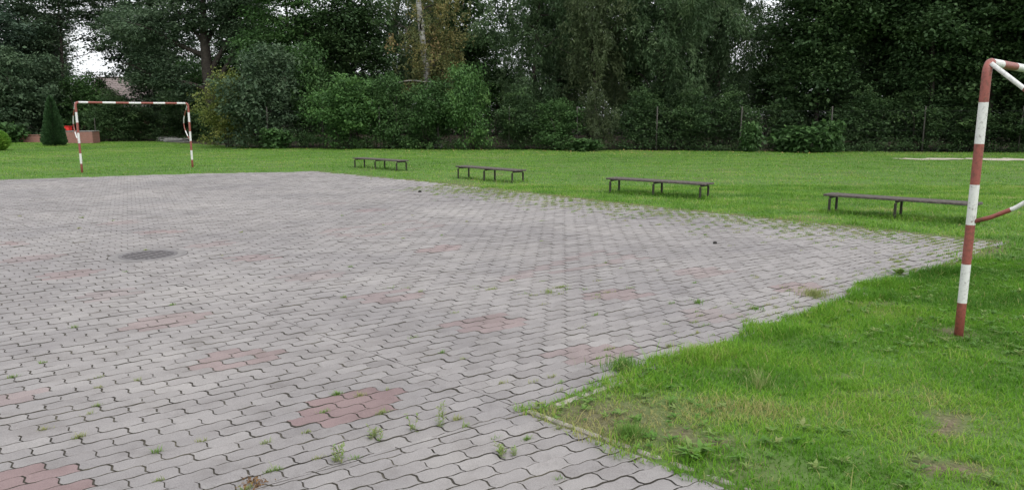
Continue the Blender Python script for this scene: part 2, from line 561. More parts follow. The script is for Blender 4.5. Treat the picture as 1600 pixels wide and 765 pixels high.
def red_amount(c):
    for i, (x, y) in enumerate(PATCH):
        d = c - np.array([x, y])
        s, r_ = np.abs(INV @ d)
        if s / .30 + r_ / .60 < 1 and r_ < .21: return .9 if i in (0, 18) else (.4, .6, .5, .3, .55)[i % 5]
    for a, b2 in RLINES:
        a, b2 = np.array(a), np.array(b2); ab = b2 - a
        t = np.clip((c - a) @ ab / (ab @ ab), 0, 1)
        if np.linalg.norm(c - a - t * ab) < .075: return .38
    return 0.0


TL_P = np.array(A_); TL_D = np.array([math.cos(R(35)), math.sin(R(35))])   # cut row where the court meets the yard paving
TL_N = np.array([-TL_D[1], TL_D[0]])
AE = np.array(E_) - np.array(A_); AE /= np.linalg.norm(AE); AE_N = np.array([-AE[1], AE[0]])
AB = np.array(B_) - np.array(A_); AB /= np.linalg.norm(AB); AB_N = np.array([-AB[1], AB[0]])

cand = []
for zone in (0, 1):
    off = np.array([0, 0]) if zone == 0 else np.array([.05, .06])
    U, W_ = (E1, E2) if zone == 0 else (Z1, Z2)
    js = np.arange(-270, 165)
    for j in js:
        i0 = np.arange(-100, 140)
        s = (i0 + .5 + (.5 if j % 2 else 0)) * PL
        c = s[:, None] * U + (j + .5) * PW * W_ + off
        keep = inside(c) | (edge_dist(c) < .10)
        side = (c - TL_P) @ TL_N
        keep &= (side > -.16) if zone == 0 else (side < .16)
        for q, ss in zip(c[keep], s[keep]): cand.append((zone, q, ss, U, W_))
pv, pf, pst, pa, pr, ps, pm = [], [], [], [], [], [], []
nv = nl = 0
zr = np.random.default_rng(3)
far_edge = np.array([COURT[1:6]])[0]
for zone, c, s, U, W_ in cand:
    near = c[1] < 9
    shrink = np.array([(PL - .0082) / PL, (PW - .0078) / PW])
    loc = (OUT_F if near else OUT_C) * shrink
    ang = zr.normal(0, .008)
    ca, sa = math.cos(ang), math.sin(ang)
    loc = loc @ np.array([[ca, sa], [-sa, ca]]) + zr.normal(0, .0012, 2)
    poly = c + loc[:, :1] * U + loc[:, 1:] * W_
    pieces = [poly]
    if zone == 0 and abs(s - SEAM) < PL * .62:
        sp = E1 * SEAM
        pieces = [clip_half(poly, sp + SEAM_N * .0028, SEAM_N), clip_half(poly, sp - SEAM_N * .0028, -SEAM_N)]
    fin = []
    for q in pieces:
        if q is None: continue
        q = clip_half(q, TL_P + TL_N * (.004 if zone == 0 else -.004), TL_N if zone == 0 else -TL_N)
        if q is None: continue
        if c[1] < 4.2 and c[0] > -.3:
            if zone == 1: q = clip_half(q, np.array(A_), -AE_N)
        if zone == 0 and q is not None and c[0] > 0 and c[1] < 9.5:
            q = clip_half(q, np.array(A_) + AB_N * -.02, AB_N)
        if q is None: continue
        g_ = q.mean(0)
        rg = np.linalg.norm(q - GRATE, axis=1)
        if np.linalg.norm(g_ - GRATE) < .375: continue
        if rg.min() < .425:                              # cut round the drain
            q = GRATE + (q - GRATE) * (np.maximum(rg, .425) / rg)[:, None]
        fin.append(q)
    ra = red_amount(c)
    if ra and ra < .9 and zr.random() < .08: ra = 0
    tone = np.clip(.5 + zr.normal(0, .095) + .10 * math.sin(c[0] * .7 + c[1] * .4) * math.sin(c[1] * .9 - .3 * c[0]), 0, 1)
    # sand and dry moss along the lawn edges
    de = edge_dist(c[None], np.array([(6.27, 9.27), (2.3, 13.18), (-1.51, 17.44), (6.27, 9.27)]))[0]
    de2 = abs((c - np.array(A_)) @ AB_N)
    sand = np.clip(1.25 - de / (2.3 if c[0] > 1 else .7), 0, 1) * .95 + np.clip(1 - de2 / .45, 0, 1) * .5
    for q in fin:
        k = len(q)
        if len(q) < 4: continue
        cen = q.mean(0)
        area = .5 * abs(np.dot(q[:, 0], np.roll(q[:, 1], 1)) - np.dot(q[:, 1], np.roll(q[:, 0], 1)))
        if area < .0012: continue
        dz = zr.normal(0, .0013); tx, ty = zr.normal(0, .012, 2)
        d = q - cen
        ln = np.linalg.norm(d, axis=1, keepdims=True)
        inn = cen + d * np.clip(1 - .0032 / np.maximum(ln, .02), .6, 1)
        z0 = dz + d @ np.array([tx, ty])
        z1 = dz + (inn - cen) @ np.array([tx, ty])
        pv.append(np.concatenate([np.c_[inn, z1], np.c_[q, z0 - .0014], np.c_[q, z0 - .016]]))
        idx = np.arange(k); nx_ = (idx + 1) % k
        ring1 = np.stack([idx + k, nx_ + k, nx_, idx], 1)
        ring2 = np.stack([idx + 2 * k, nx_ + 2 * k, nx_ + k, idx + k], 1)
        fl = np.concatenate([idx, ring1.ravel(), ring2.ravel()]) + nv
        pf.append(fl)
        pst.append(np.concatenate([[0], k + 4 * np.arange(2 * k)]) + nl)
        nv += 3 * k; nl += len(fl); nf = 2 * k + 1
        pa.append(np.full(nf, tone)); pr.append(np.full(nf, ra)); ps.append(np.full(nf, sand)); pm.append(np.repeat([0, 1], [k + 1, k]))
PV = np.concatenate(pv)
# E1 x E2 points down, so the outline runs clockwise: flip the faces
PF = np.concatenate(pf); PST = np.concatenate(pst)
lens = np.diff(np.append(PST, len(PF)))
fid = np.repeat(np.arange(len(PST)), lens)
posn = np.arange(len(PF)) - PST[fid]
PF = PF[PST[fid] + lens[fid] - 1 - posn]
me = mesh_np('paving', PV, PF, PST, [M['paver'], M['joint']], np.concatenate(pm), attr={'v': np.concatenate(pa), 'red': np.concatenate(pr), 'sand': np.concatenate(ps)})
tag(link('paving', me), kind='structure')

# thin concrete edging strips at the lawn corner
kb = MB()
P0, P1 = np.array(A_) + AE_N * .045 - AE * .02, np.array(E_) + AE_N * .045
L0 = np.linalg.norm(P1 - P0); na = 4
for i in range(na):
    a = P0 + (P1 - P0) * (i / na); b2 = P0 + (P1 - P0) * ((i + 1) / na)
    m_ = (a + b2) / 2
    kb.box((m_[0], m_[1], -.043 + .003 * (i % 2)), (L0 / na - .006, .032, .095), Matrix.Rotation(math.atan2(AE[1], AE[0]) + .006 * (-1) ** i, 3, 'Z'), bev=.008)
P0 = np.array(A_) - AB_N * .05 + AB * .16
m_ = P0 + AB * .42
kb.box((m_[0], m_[1], -.038), (.8, .06, .1), Matrix.Rotation(math.atan2(AB[1], AB[0]), 3, 'Z'), bev=.01)
tag(kb.build('kerb_strip', M['concrete']), kind='structure')

# bare sandy strip in front of the wood on the right
sx = np.linspace(14.2, 23, 60)
sv, sf = [], []
for i, x in enumerate(sx):
    mid = 27.6 - (x - 14.2) * .11
    w_ = .55 + .35 * math.sin(i * .5) * math.sin(i * .21 + 1)
    w_ *= min(1, (i + 1) / 8)
    for s in (-1, 1):
        y = mid + s * w_ + .12 * math.sin(i * 1.3 + s)
        sv.append((x, y, float(ground_z(np.array(x), np.array(y))) + .012))
    if i: sf.append((2 * i - 2, 2 * i, 2 * i + 1, 2 * i - 1))
smb = MB(); smb.add(sv, sf)
tag(smb.build('sand_path', M['sand']), kind='structure')


# ------------------------------------------------------------------ grass
def blades(x, y, z, h, w, v, bend, r2):
    """one tapering bent blade per point: five vertices, a quad and a triangle"""
    n_ = len(x)
    az = r2.uniform(0, 2 * math.pi, n_)
    dx, dy = np.cos(az), np.sin(az)
    px, py = -dy, dx
    lean = bend * h
    def ring(f, wf):
        cx = x + dx * lean * f ** 1.8; cy = y + dy * lean * f ** 1.8
        cz = z + h * (f - .25 * bend * f ** 2)
        return cx, cy, cz, w * wf
    V = np.empty((n_, 5, 3), np.float32)
    for k, (f, wf) in enumerate(((0, .5), (.55, .42))):
        cx, cy, cz, ww = ring(f, wf)
        V[:, 2 * k] = np.stack([cx - px * ww, cy - py * ww, cz], 1)
        V[:, 2 * k + 1] = np.stack([cx + px * ww, cy + py * ww, cz], 1)
    cx, cy, cz, _ = ring(1.0, 0)
    V[:, 4] = np.stack([cx, cy, cz], 1)
    base = (np.arange(n_) * 5)[:, None]
    F = (base + np.array([0, 1, 3, 2, 2, 3, 4])).ravel()
    S = ((np.arange(n_) * 7)[:, None] + np.array([0, 4])).ravel()
    return V.reshape(-1, 3), F, S, np.repeat(v, 2)


BENCHES = [(-3.96, 22.25, R(-42)), (-.56, 18.45, R(-46)), (2.93, 14.85, R(-39)), (6.10, 11.62, R(-42))]


def in_view(x, y, margin):
    return (y > .3) & (np.abs(x) < .70 * y + margin)


def lawn(name, n_, y0, y1, hmean, width, mat, seed, margin=1.5, xlim=40):
    r2 = np.random.default_rng(seed)
    # even density over the visible wedge
    y = np.sqrt(r2.uniform(y0 ** 2, y1 ** 2, n_)); x = r2.uniform(-1, 1, n_) * (.70 * y + margin)
    P = np.stack([x, y], -1)
    d = edge_dist(P); ins = inside(P)
    rag = .045 + .10 * wav(x, y, 4.5, 11) + .06 * wav(x, y, 16, 12)
    keep = (~ins) | (d < rag)
    bare = bare_amount(x, y)
    keep &= r2.random(n_) > bare * .88
    cor = np.hypot(x - .35, y - 3.8)                # thin scrubby turf in the corner by the kerb
    keep &= ~((x > 14.2) & (np.abs(y - (27.6 - (x - 14.2) * .11)) < .7) & (r2.random(n_) < .93))
    keep &= y < wood_line(x) + .25
    x, y, d, ins, cor, bare = x[keep], y[keep], d[keep], ins[keep], cor[keep], bare[keep]
    z = np.where(ins, -.004, ground_z(x, y)) - .004
    clump = wav(x, y, 3.5, 31) * .5 + wav(x, y, 9, 32) * .5
    h = hmean * np.clip(1 + .38 * clump + r2.normal(0, .28, len(x)), .3, 2.4)
    edge = (d < .28) & (y < 12)
    h = h * np.where(r2.random(len(x)) < .05, 1.9, 1)
    h = np.where(edge, h * (1.55 + .7 * np.clip(wav(x, y, 8, 33), -.6, 1)), h)
    h = h * (1 - .45 * bare)
    v = .45 + .19 * wav(x, y, .55, 41) + .24 * wav(x, y, 4, 42) + .1 * wav(x, y, 11, 43) + r2.normal(0, .13, len(x))
    v = v + np.clip(1 - cor / 1.1, 0, 1) * .2 + .3 * bare
    for bx, by, br_ in BENCHES:                      # the mower leaves longer grass round the bench legs
        u = (x - bx) * math.cos(br_) + (y - by) * math.sin(br_); w_ = -(x - bx) * math.sin(br_) + (y - by) * math.cos(br_)
        nb_ = (np.abs(u) < 1.15) & (np.abs(w_) < .3)
        h = np.where(nb_, h * 1.9, h); v = np.where(nb_, v - .15, v)
    dry = r2.random(len(x)) < .04
    v = np.where(dry, .97, v)
    if y0 > 9:                                       # the wide lawn beyond the benches is paler in bands
        v = v + .07 * np.exp(-((y - 19 - .15 * x) / 3.2) ** 2) * np.clip((x + 2) / 4, 0, 1)
    v = np.clip(v, 0, 1)
    V, F, S, A = blades(x, y, z, h, width * r2.uniform(.7, 1.3, len(x)), v, r2.uniform(.3, 1.3, len(x)), r2)
    return tag(link(name, mesh_np(name, V, F, S, [M[mat]], attr={'v': A})), kind='stuff')


tag(lawn('lawn_grass', 700000, 2.2, 8, .033, .0042, 'grass_near', 51, 3.0), 'short bright green grass beside the paving', 'grass')
tag(lawn('lawn_grass', 380000, 8, 17, .038, .0085, 'grass', 52, 4.0), 'green lawn around the benches', 'grass')
tag(lawn('lawn_grass', 380000, 17, 46, .036, .014, 'grass', 53, 3.0), 'wide mown lawn reaching back to the hedge', 'grass')


def rosettes(name, pts, size, nleaf, mat, seed, lean=.6, wfac=.28):
    """low broad leaved plants: leaves fan out from a point, each a bent strip of two quads and a tip"""
    r2 = np.random.default_rng(seed)
    V, F, S, A = [], [], [], []
    nv = nl = 0
    for (x, y, z, s) in pts:
        v0 = r2.uniform(.2, .75)
        for k in range(nleaf):
            az = r2.uniform(0, 2 * math.pi); L = size * s * r2.uniform(.6, 1.15); el = r2.uniform(.15, lean) * 1.3
            d = np.array([math.cos(az), math.sin(az), 0]); p = np.array([-d[1], d[0], 0]) * L * wfac * r2.uniform(.7, 1.2) * .5
            o = np.array([x, y, z])
            m1 = o + d * L * .5 * math.cos(el) + np.array([0, 0, L * .5 * math.sin(el)])
            tp = o + d * L + np.array([0, 0, L * .62 * math.sin(el)])
            V += [o - p * .25, o + p * .25, m1 + p, m1 - p, tp]
            F += [nv, nv + 1, nv + 2, nv + 3, nv + 3, nv + 2, nv + 4]
            S += [nl, nl + 4]; nv += 5; nl += 7
            A += [min(1, max(0, v0 + r2.normal(0, .1)))] * 2
    return mesh_np(name, np.array(V), F, S, [M[mat]], attr={'v': A})


r_ = np.random.default_rng(77)
pts = []
while len(pts) < 620:
    y = math.sqrt(r_.uniform(2.6 ** 2, 10 ** 2)); x = r_.uniform(-.1, 1) * (.7 * y + .8)
    if not inside(np.array([[x, y]]))[0] and wav(np.array(x), np.array(y), 2, 88) > -.1:
        pts.append((x, y, float(ground_z(np.array(x), np.array(y))) + .012, r_.uniform(.4, 1.15)))
tag(link('lawn_weeds', rosettes('lawn_weeds', pts, .048, 9, 'weed', 5, .9, .34)), 'broad leaved weeds scattered through the lawn', 'weeds', kind='stuff')

# little tufts growing in the paving joints
jt = []
def joint_tuft(n_, fx, spread):
    k = 0
    while k < n_:
        x, y = fx()
        c = np.array([[x, y]])
        if not inside(c)[0]: continue
        s, r2_ = INV @ np.array([x, y])
        j = round(r2_ / PW); r2_ = j * PW
        if r_.random() < .6: s = (math.floor(s / PL) + (.5 if j % 2 else 0)) * PL
        q = E1 * s + E2 * r2_
        jt.append((q[0], q[1], spread)); k += 1
def f_near(): return r_.uniform(-3.2, 1.2), r_.uniform(2.6, 4.3)
def f_any():
    y = r_.uniform(3, 12); return r_.uniform(-.7, .7) * y, y
def f_side():
    t = r_.random(); d = abs(r_.normal(0, .75))
    p = np.array(B_) * (1 - t) + np.array((-1.5, 17.4)) * t - np.array([.7, .7]) * d
    return p[0], p[1]
def f_end():
    t = r_.uniform(.05, 1); d = abs(r_.normal(0, .35)); p = np.array(A_) * (1 - t) + np.array(B_) * t + AB_N * d
    return p[0], p[1]
def f_mid(): return r_.normal(.3, .5), r_.normal(6.7, .35)
joint_tuft(42, f_near, .014); joint_tuft(60, f_any, .014); joint_tuft(1500, f_side, .035); joint_tuft(150, f_end, .022); joint_tuft(26, f_mid, .03)
X, Y, Z, H_, V_ = [], [], [], [], []
for (x, y, sp) in jt:
    k = int(r_.integers(14, 46)); big = r_.uniform(.5, 1.5)
    # tufts lie along their joint
    ss = r_.normal(0, sp, k); rr = r_.normal(0, sp * .4, k)
    X.append(x + ss * E1[0] + rr * E2[0]); Y.append(y + ss * E1[1] + rr * E2[1]); Z.append(np.full(k, -.006))
    H_.append(np.abs(r_.normal(.016 * big, .008, k)) + .006); V_.append(np.full(k, r_.uniform(.55, .98)))
X, Y, Z, H_, V_ = map(np.concatenate, (X, Y, Z, H_, V_))
V, F, S, A = blades(X, Y, Z, H_, np.where(Y > 8, .006, .0035), np.clip(V_ + r_.normal(0, .06, len(X)), 0, 1), r_.uniform(.3, 1.2, len(X)), r_)
tag(link('joint_weeds', mesh_np('joint_weeds', V, F, S, [M['weed']], attr={'v': A})), 'tiny tufts of moss and grass in the paving joints', 'weeds', kind='stuff')


# ------------------------------------------------------------------ single weeds on the paving
def grass_tuft(name, label, x, y, n_, h, spread, vmean, seed, cat='weed', group=None, wid=.004):
    r2 = np.random.default_rng(seed)
    rad = np.abs(r2.normal(0, spread, n_)); a = r2.uniform(0, 6.28, n_)
    V, F, S, A = blades(rad * np.cos(a), rad * np.sin(a), np.full(n_, -.006), h * r2.uniform(.4, 1.1, n_), wid * r2.uniform(.7, 1.2, n_),
                        np.clip(vmean + r2.normal(0, .12, n_), 0, 1), r2.uniform(.1, .8, n_), r2)
    o = link(name, mesh_np(name, V, F, S, [M['weed']], attr={'v': A}))
    o.location = (x, y, 0)
    return tag(o, label, cat, group)


G_W = 'weeds rooted in the paving'
grass_tuft('grass_tuft', 'wide dry grass clump spreading on the paving near the ragged lawn edge', 2.72, 6.50, 420, .085, .085, .86, 1, group=G_W)
grass_tuft('grass_tuft', 'dark green tuft at the end of the ragged lawn edge near the striped post', 3.2, 6.55, 160, .07, .06, .2, 2, group=G_W)
grass_tuft('grass_tuft', 'small green tuft on the paving just above the scuffed red patch by the lawn', 1.62, 6.24, 70, .05, .035, .5, 3, group=G_W)
grass_tuft('grass_tuft', 'flat green tuft in a paving joint beside the lawn bulge', 2.05, 6.02, 80, .045, .045, .45, 4, group=G_W)
grass_tuft('grass_tuft', 'pale tuft in the middle of the court below the red diamond', .33, 6.62, 80, .05, .05, .8, 6, group=G_W)


def stalk_weed(label, x, y, h, nst, seed):
    r2 = np.random.default_rng(seed)
    t = thing('stalk_weed', label, 'weed', (x, y, 0), group='tall thin weeds in the joints')
    st = MB(); V, F, S, A = [], [], [], []
    nv = nl = 0
    for k in range(nst):
        hh = h * r2.uniform(.55, 1.0) if k else h
        bx, by = r2.normal(0, .02, 2); lx, ly = r2.normal(0, .03, 2)
        path = [(bx + lx * f * f, by + ly * f * f, -.006 + hh * f) for f in np.linspace(0, 1, 6)]
        st.tube(path, [.0013 * (1 - .5 * f) for f in np.linspace(0, 1, 6)], 5)
        for q in range(int(20 * hh / h) + 6):
            f = r2.uniform(.05, 1.0)
            o = np.array([bx + lx * f * f, by + ly * f * f, -.006 + hh * f])
            az = r2.uniform(0, 6.28); L = r2.uniform(.012, .03) * (1.2 - .6 * f)
            d = np.array([math.cos(az), math.sin(az), r2.uniform(.1, .9)]); p = np.array([-d[1], d[0], 0]) * .0035
            V += [o, o + d * L * .5 + p, o + d * L, o + d * L * .5 - p]
            F += [nv, nv + 1, nv + 2, nv + 3]; S.append(nl); nv += 4; nl += 4; A.append(float(np.clip(.72 + r2.normal(0, .15), 0, 1)))
    st.build('stem', M['stem'], t, True)
    link('leaves', mesh_np('leaves', np.array(V), F, S, [M['weed']], attr={'v': A}), t)
    return t


M['stem'] = mat_noise('weed_stem', [(.3, (.16, .19, .07)), (.7, (.24, .26, .10))], 20, .6)
stalk_weed('tallest pale weed stalks standing right of the near red patch', -.37, 3.65, .15, 4, 1)
stalk_weed('single thin weed stalk touching the right end of the near red patch', -.525, 3.6, .13, 2, 2)
stalk_weed('low wispy weed just below the near red patch', -.70, 3.52, .065, 5, 3)
stalk_weed('wispy weed at the bottom of the paving between cut stones', -.82, 3.24, .085, 5, 4)
stalk_weed('wispy weed on the paving beside the kerb corner', -.03, 3.32, .06, 6, 5)
stalk_weed('faint tall stalks on the far paving before the leftmost bench', -3.55, 18.6, .42, 5, 6)
stalk_weed('wispy weed in the joints left of the grass bulge', .70, 4.45, .09, 6, 7)

t = thing('dandelion_plant', 'bright leafy dandelion on the paving near the striped post', 'weed', (3.97, 7.40, 0))
link('leaves', rosettes('leaves', [(0, 0, -.004, 1), (.03, .02, .01, .9), (-.03, .01, .01, .8)], .12, 12, 'weed', 9, 1.0), t)

t = thing('dandelion_plant', 'bright leafy dandelion overhanging the kerb near the bottom edge', 'weed', (.84, 3.24, .0))
link('leaves', rosettes('leaves', [(0, 0, .03, 1), (.05, .03, .035, .9), (-.04, .02, .03, .8), (.01, .07, .035, 1)], .082, 13, 'weed', 19, .9, .3), t)
grass_tuft('grass_tuft', 'thick grass clump leaning over the kerb, near the lawn corner', .60, 3.50, 420, .10, .06, .45, 21, group='tufts standing out of the lawn')
grass_tuft('grass_tuft', 'pale upright grass tuft standing out of the near lawn', 1.46, 4.16, 120, .15, .05, .8, 22, group='tufts standing out of the lawn')
grass_tuft('grass_tuft', 'dense grass bulge where the lawn corner meets the paving', .72, 4.52, 520, .11, .08, .4, 23, group='tufts standing out of the lawn')

# dried clump, pebble
r2 = np.random.default_rng(4)
V, F, S, A, nv = [], [], [], [], 0
for k in range(120):
    o = np.array([*r2.normal(0, .025, 2), abs(r2.normal(.008, .006))])
    a, bq = r2.normal(0, 1, 3), r2.normal(0, 1, 3); a /= np.linalg.norm(a); bq /= np.linalg.norm(bq)
    V += [o, o + a * .012 + bq * .004, o + a * .022, o + a * .012 - bq * .004]; F += [nv, nv + 1, nv + 2, nv + 3]; S.append(nv); nv += 4; A.append(r2.uniform(0, .4))
o = link('dead_plant', mesh_np('dead_plant', np.array(V), F, S, [M['dry_leaf']], attr={'v': A}))
o.location = (-1.14, 3.03, 0)
tag(o, 'brown withered plant clump at the bottom of the paving', 'dead plant')


def pebble(label, x, y, s, mat, seed):
    r3 = np.random.default_rng(seed)
    m = MB(); rings = 6; nn = 10; vs = [(0, 0, s * .8)]
    for i in range(1, rings):
        th = math.pi * i / rings
        for j in range(nn):
            a = 2 * math.pi * j / nn; rr = s * math.sin(th) * (1 + r3.normal(0, .09))
            vs.append((rr * math.cos(a), rr * .8 * math.sin(a), s * .8 * math.cos(th)))
    vs.append((0, 0, -s * .8))
    fs = [(0, 1 + j, 1 + (j + 1) % nn) for j in range(nn)]
    for i in range(rings - 2):
        for j in range(nn):
            a, b3 = 1 + i * nn + j, 1 + i * nn + (j + 1) % nn
            fs.append((a, a + nn, b3 + nn, b3))
    e = 1 + (rings - 2) * nn
    fs += [(e + (j + 1) % nn, e + j, len(vs) - 1) for j in range(nn)]
    m.add(vs, fs)
    o = m.build('pebble', mat, None, True); o.location = (x, y, s * .5)
    return tag(o, label, 'stone')


pebble('small black stone lying alone on the court near the second bench from the right', 2.568, 9.219, .028, M['dark_pit'], 1)
pebble('dark little stone on the far paving before the second bench from the left', -1.95, 15.6, .035, M['dark_pit'], 2)
pebble('pale pebble at the broken lawn edge near the striped post', 3.15, 6.42, .035, M['concrete'], 3)

# ------------------------------------------------------------------ drain grate
t = thing('drain_grate', 'round cast iron drain grate set in the paving', 'drain cover', (GRATE[0], GRATE[1], 0), R(152))
fr = MB(); N = 48
def ringpts(r, z): return [(r * math.cos(2 * math.pi * i / N), r * math.sin(2 * math.pi * i / N), z) for i in range(N)]
fr.add(ringpts(.418, -.02) + ringpts(.418, .001) + ringpts(.312, .001) + ringpts(.312, -.03),
       [(k * N + i, k * N + (i + 1) % N, (k + 1) * N + (i + 1) % N, (k + 1) * N + i) for k in range(3) for i in range(N)])
fr.build('frame', M['collar'], t)
br = MB()
for i in range(-4, 5):
    y = i * .066
    hl = math.sqrt(max(.001, .306 ** 2 - y * y))
    br.box((0, y, -.006), (hl * 2 - .004, .030, .02), bev=.004)
for x in (-.14, .0, .14):
    br.box((x, 0, -.011), (.03, 2 * math.sqrt(.29 ** 2 - x * x), .015))
br.add(ringpts(.308, -.02) + ringpts(.308, .002) + ringpts(.276, .002) + ringpts(.276, -.02),
       [(k * N + i, k * N + (i + 1) % N, (k + 1) * N + (i + 1) % N, (k + 1) * N + i) for k in range(3) for i in range(N)])
br.build('grille', M['iron'], t)
pit = MB(); pit.add(ringpts(.31, -.0065), [tuple(range(N))]); pit.build('pit_shade', M['dark_pit'], t)  # near-black disc close under the bars, painting the shade of a deep drain

# ------------------------------------------------------------------ benches
def make_bench(label, loc, rz, group):
    """2.2 m plank bench on three pairs of steel legs; x runs along the seat"""
    t = thing('bench', label, 'bench', loc, rz, group)
    s = MB()
    for k, y in enumerate((-.13, 0, .13)):
        s.box((.01 * (k - 1), y, .308), (2.2, .12, .034), Matrix.Rotation(.004 * (k - 1), 3, 'Z'), bev=.006)
    s.build('seat', M['bench_wood'], t)
    for x in (-1.0, 0, 1.0):
        for y in (-.18, .18):
            lg = MB(); lg.box((x, y, .105), (.036, .036, .30), bev=.004); lg.build('leg', M['bench_steel'], t)
        c = MB(); c.box((x, 0, .273), (.034, .322, .032), bev=.004); c.build('crossbar', M['bench_steel'], t)
    return t


G_B = 'benches along the court edge'
BZ = .0
b0 = make_bench('bench standing farthest from the near striped post, close to the bright green bush', (-3.96, 22.25, BZ), R(-42), G_B)
dup(b0, (-.56, 18.45, BZ), R(-46), 'weathered plank bench on the lawn, second from the far goal')
dup(b0, (2.93, 14.85, BZ), R(-39), 'plank bench between the second and the nearest bench, near the lone black stone')
dup(b0, (6.10, 11.60, BZ), R(-41), 'nearest bench, its right end passing behind the near striped goal post', (.995, 1, 1))

# ------------------------------------------------------------------ goals
def banded(mbx, path, r, bands, first, n=20):
    """a pipe along path, painted in alternating bands; bands = lengths along the path"""
    P = [Vector(p) for p in path]
    L = [0]
    for a, b2 in zip(P, P[1:]): L.append(L[-1] + (b2 - a).length)
    cuts = []; acc = 0
    for q in bands: acc += q; cuts.append(acc)
    pts, mats, col, ci = [P[0]], [], first, 0
    for i in range(len(P) - 1):
        while ci < len(cuts) and cuts[ci] < L[i + 1] - 1e-4:
            f = (cuts[ci] - L[i]) / (L[i + 1] - L[i])
            if f > 1e-3:
                pts.append(P[i].lerp(P[i + 1], f)); mats.append(col)
            col = 1 - col; ci += 1
        pts.append(P[i + 1]); mats.append(col)
    mbx.tube(pts, r, n, mats)


def make_goal(label, origin, ang, back_sign, group, lean=0):
    """3 x 2 m striped goal; x runs along the mouth from the origin post, y is towards the back"""
    t = thing('goal', label, 'goal', origin, ang, group)
    WR = [M['white'], M['red']]
    r = .0305
    Wd, Ht = 3.0, 2.0
    for x, sgn in ((0, 1), (Wd, -1)):
        mbx = MB()
        bendpts = [(x, 0, -.12), (x, 0, .5), (x, 0, 1.0), (x, 0, Ht - .12)]
        for k in range(1, 6):
            a = k / 5 * math.pi / 2
            bendpts.append((x + sgn * .075 * (1 - math.cos(a)), 0, Ht - .12 + .08 * math.sin(a)))
        banded(mbx, bendpts, r, [.12 + .265, .285, .285, .285, .285, .285], 1)
        mbx.build('post', WR, t, True)
        f = MB()
        y = back_sign
        pth = [(x, y * .02, Ht - .05), (x, y * .20, Ht - .20), (x, y * .40, Ht - .37), (x, y * .52, Ht - .50), (x, y * .56, Ht - .64),
               (x, y * .52, Ht - .78), (x, y * .42, Ht - .89), (x, y * .26, Ht - 1.02), (x, y * .12, Ht - 1.10), (x, y * .02, Ht - 1.14)]
        banded(f, pth, .0155, [.27, .27, .27, .27, .27, .3], 0, 14)
        f.build('net_bracket', WR, t, True)
        h = MB()
        for z in (.42, .9, 1.42, 1.75):
            h.tube([(x + sgn * .029, .012 * y, z), (x + sgn * .048, .012 * y, z), (x + sgn * .054, .012 * y, z + .012)], .005, 6)
        h.build('net_hook', M['iron'], t)
    c = MB()
    banded(c, [(.075, 0, Ht - .04), (1.5, 0, Ht - .045), (Wd - .075, 0, Ht - .04)], r - .0015, [.24, .36, .34, .34, .33, .33, .33, .33], 0)
    c.build('crossbar', WR, t, True)
    return t


G_G = 'two goals of the court'
make_goal('near striped goal, one post close by with its crossbar running out of the picture', (3.265, 5.21, 0.0), R(43), -1, G_G)
make_goal('small far goal with red and white striped posts at the end of the court', (-12.13, 20.9, 0.0), R(40), 1, G_G)


# ------------------------------------------------------------------ plants: leaf clouds
def leaf_mesh(name, mat, C, D, Nn, L, W, v, extra=None):
    """one kite-shaped leaf per row: C base, D direction, Nn rough normal"""
    D = D / np.linalg.norm(D, axis=1, keepdims=True)
    Sd = np.cross(D, Nn); Sd /= np.maximum(np.linalg.norm(Sd, axis=1, keepdims=True), 1e-6)
    Nu = np.cross(Sd, D)
    n_ = len(C)
    L = L[:, None]; W = W[:, None]
    V = np.empty((n_, 4, 3), np.float32)
    V[:, 0] = C
    V[:, 1] = C + D * L * .45 + Sd * W * .5 + Nu * L * .05
    V[:, 2] = C + D * L - Nu * L * .06
    V[:, 3] = C + D * L * .45 - Sd * W * .5 + Nu * L * .05
    return mesh_np(name, V.reshape(-1, 3), np.arange(n_ * 4), np.arange(n_) * 4, [M[mat]], attr={'v': np.clip(v, 0, 1)})


def rand_dirs(r2, n_, zmean=0.0, zs=.5):
    a = r2.uniform(0, 2 * math.pi, n_)
    d = np.stack([np.cos(a), np.sin(a), r2.normal(zmean, zs, n_)], 1)
    return d / np.linalg.norm(d, axis=1, keepdims=True)


def lobes(r2, n_, shape, fill):
    """cluster centres: points in a union of lobes; shape = list of (centre, radii)"""
    vol = np.array([np.prod(s[1]) ** .8 for s in shape]); vol /= vol.sum()
    k = r2.choice(len(shape), n_, p=vol)
    u = r2.normal(0, 1, (n_, 3)); u /= np.linalg.norm(u, axis=1, keepdims=True)
    rad = r2.uniform(0, 1, n_) ** fill
    rad *= 1 + .12 * np.sin(u[:, 0] * 7 + k) + .12 * np.sin(u[:, 2] * 9 + 2 * k)
    c = np.array([s[0] for s in shape])[k]; rr = np.array([s[1] for s in shape])[k]
    return c + u * rad[:, None] * rr


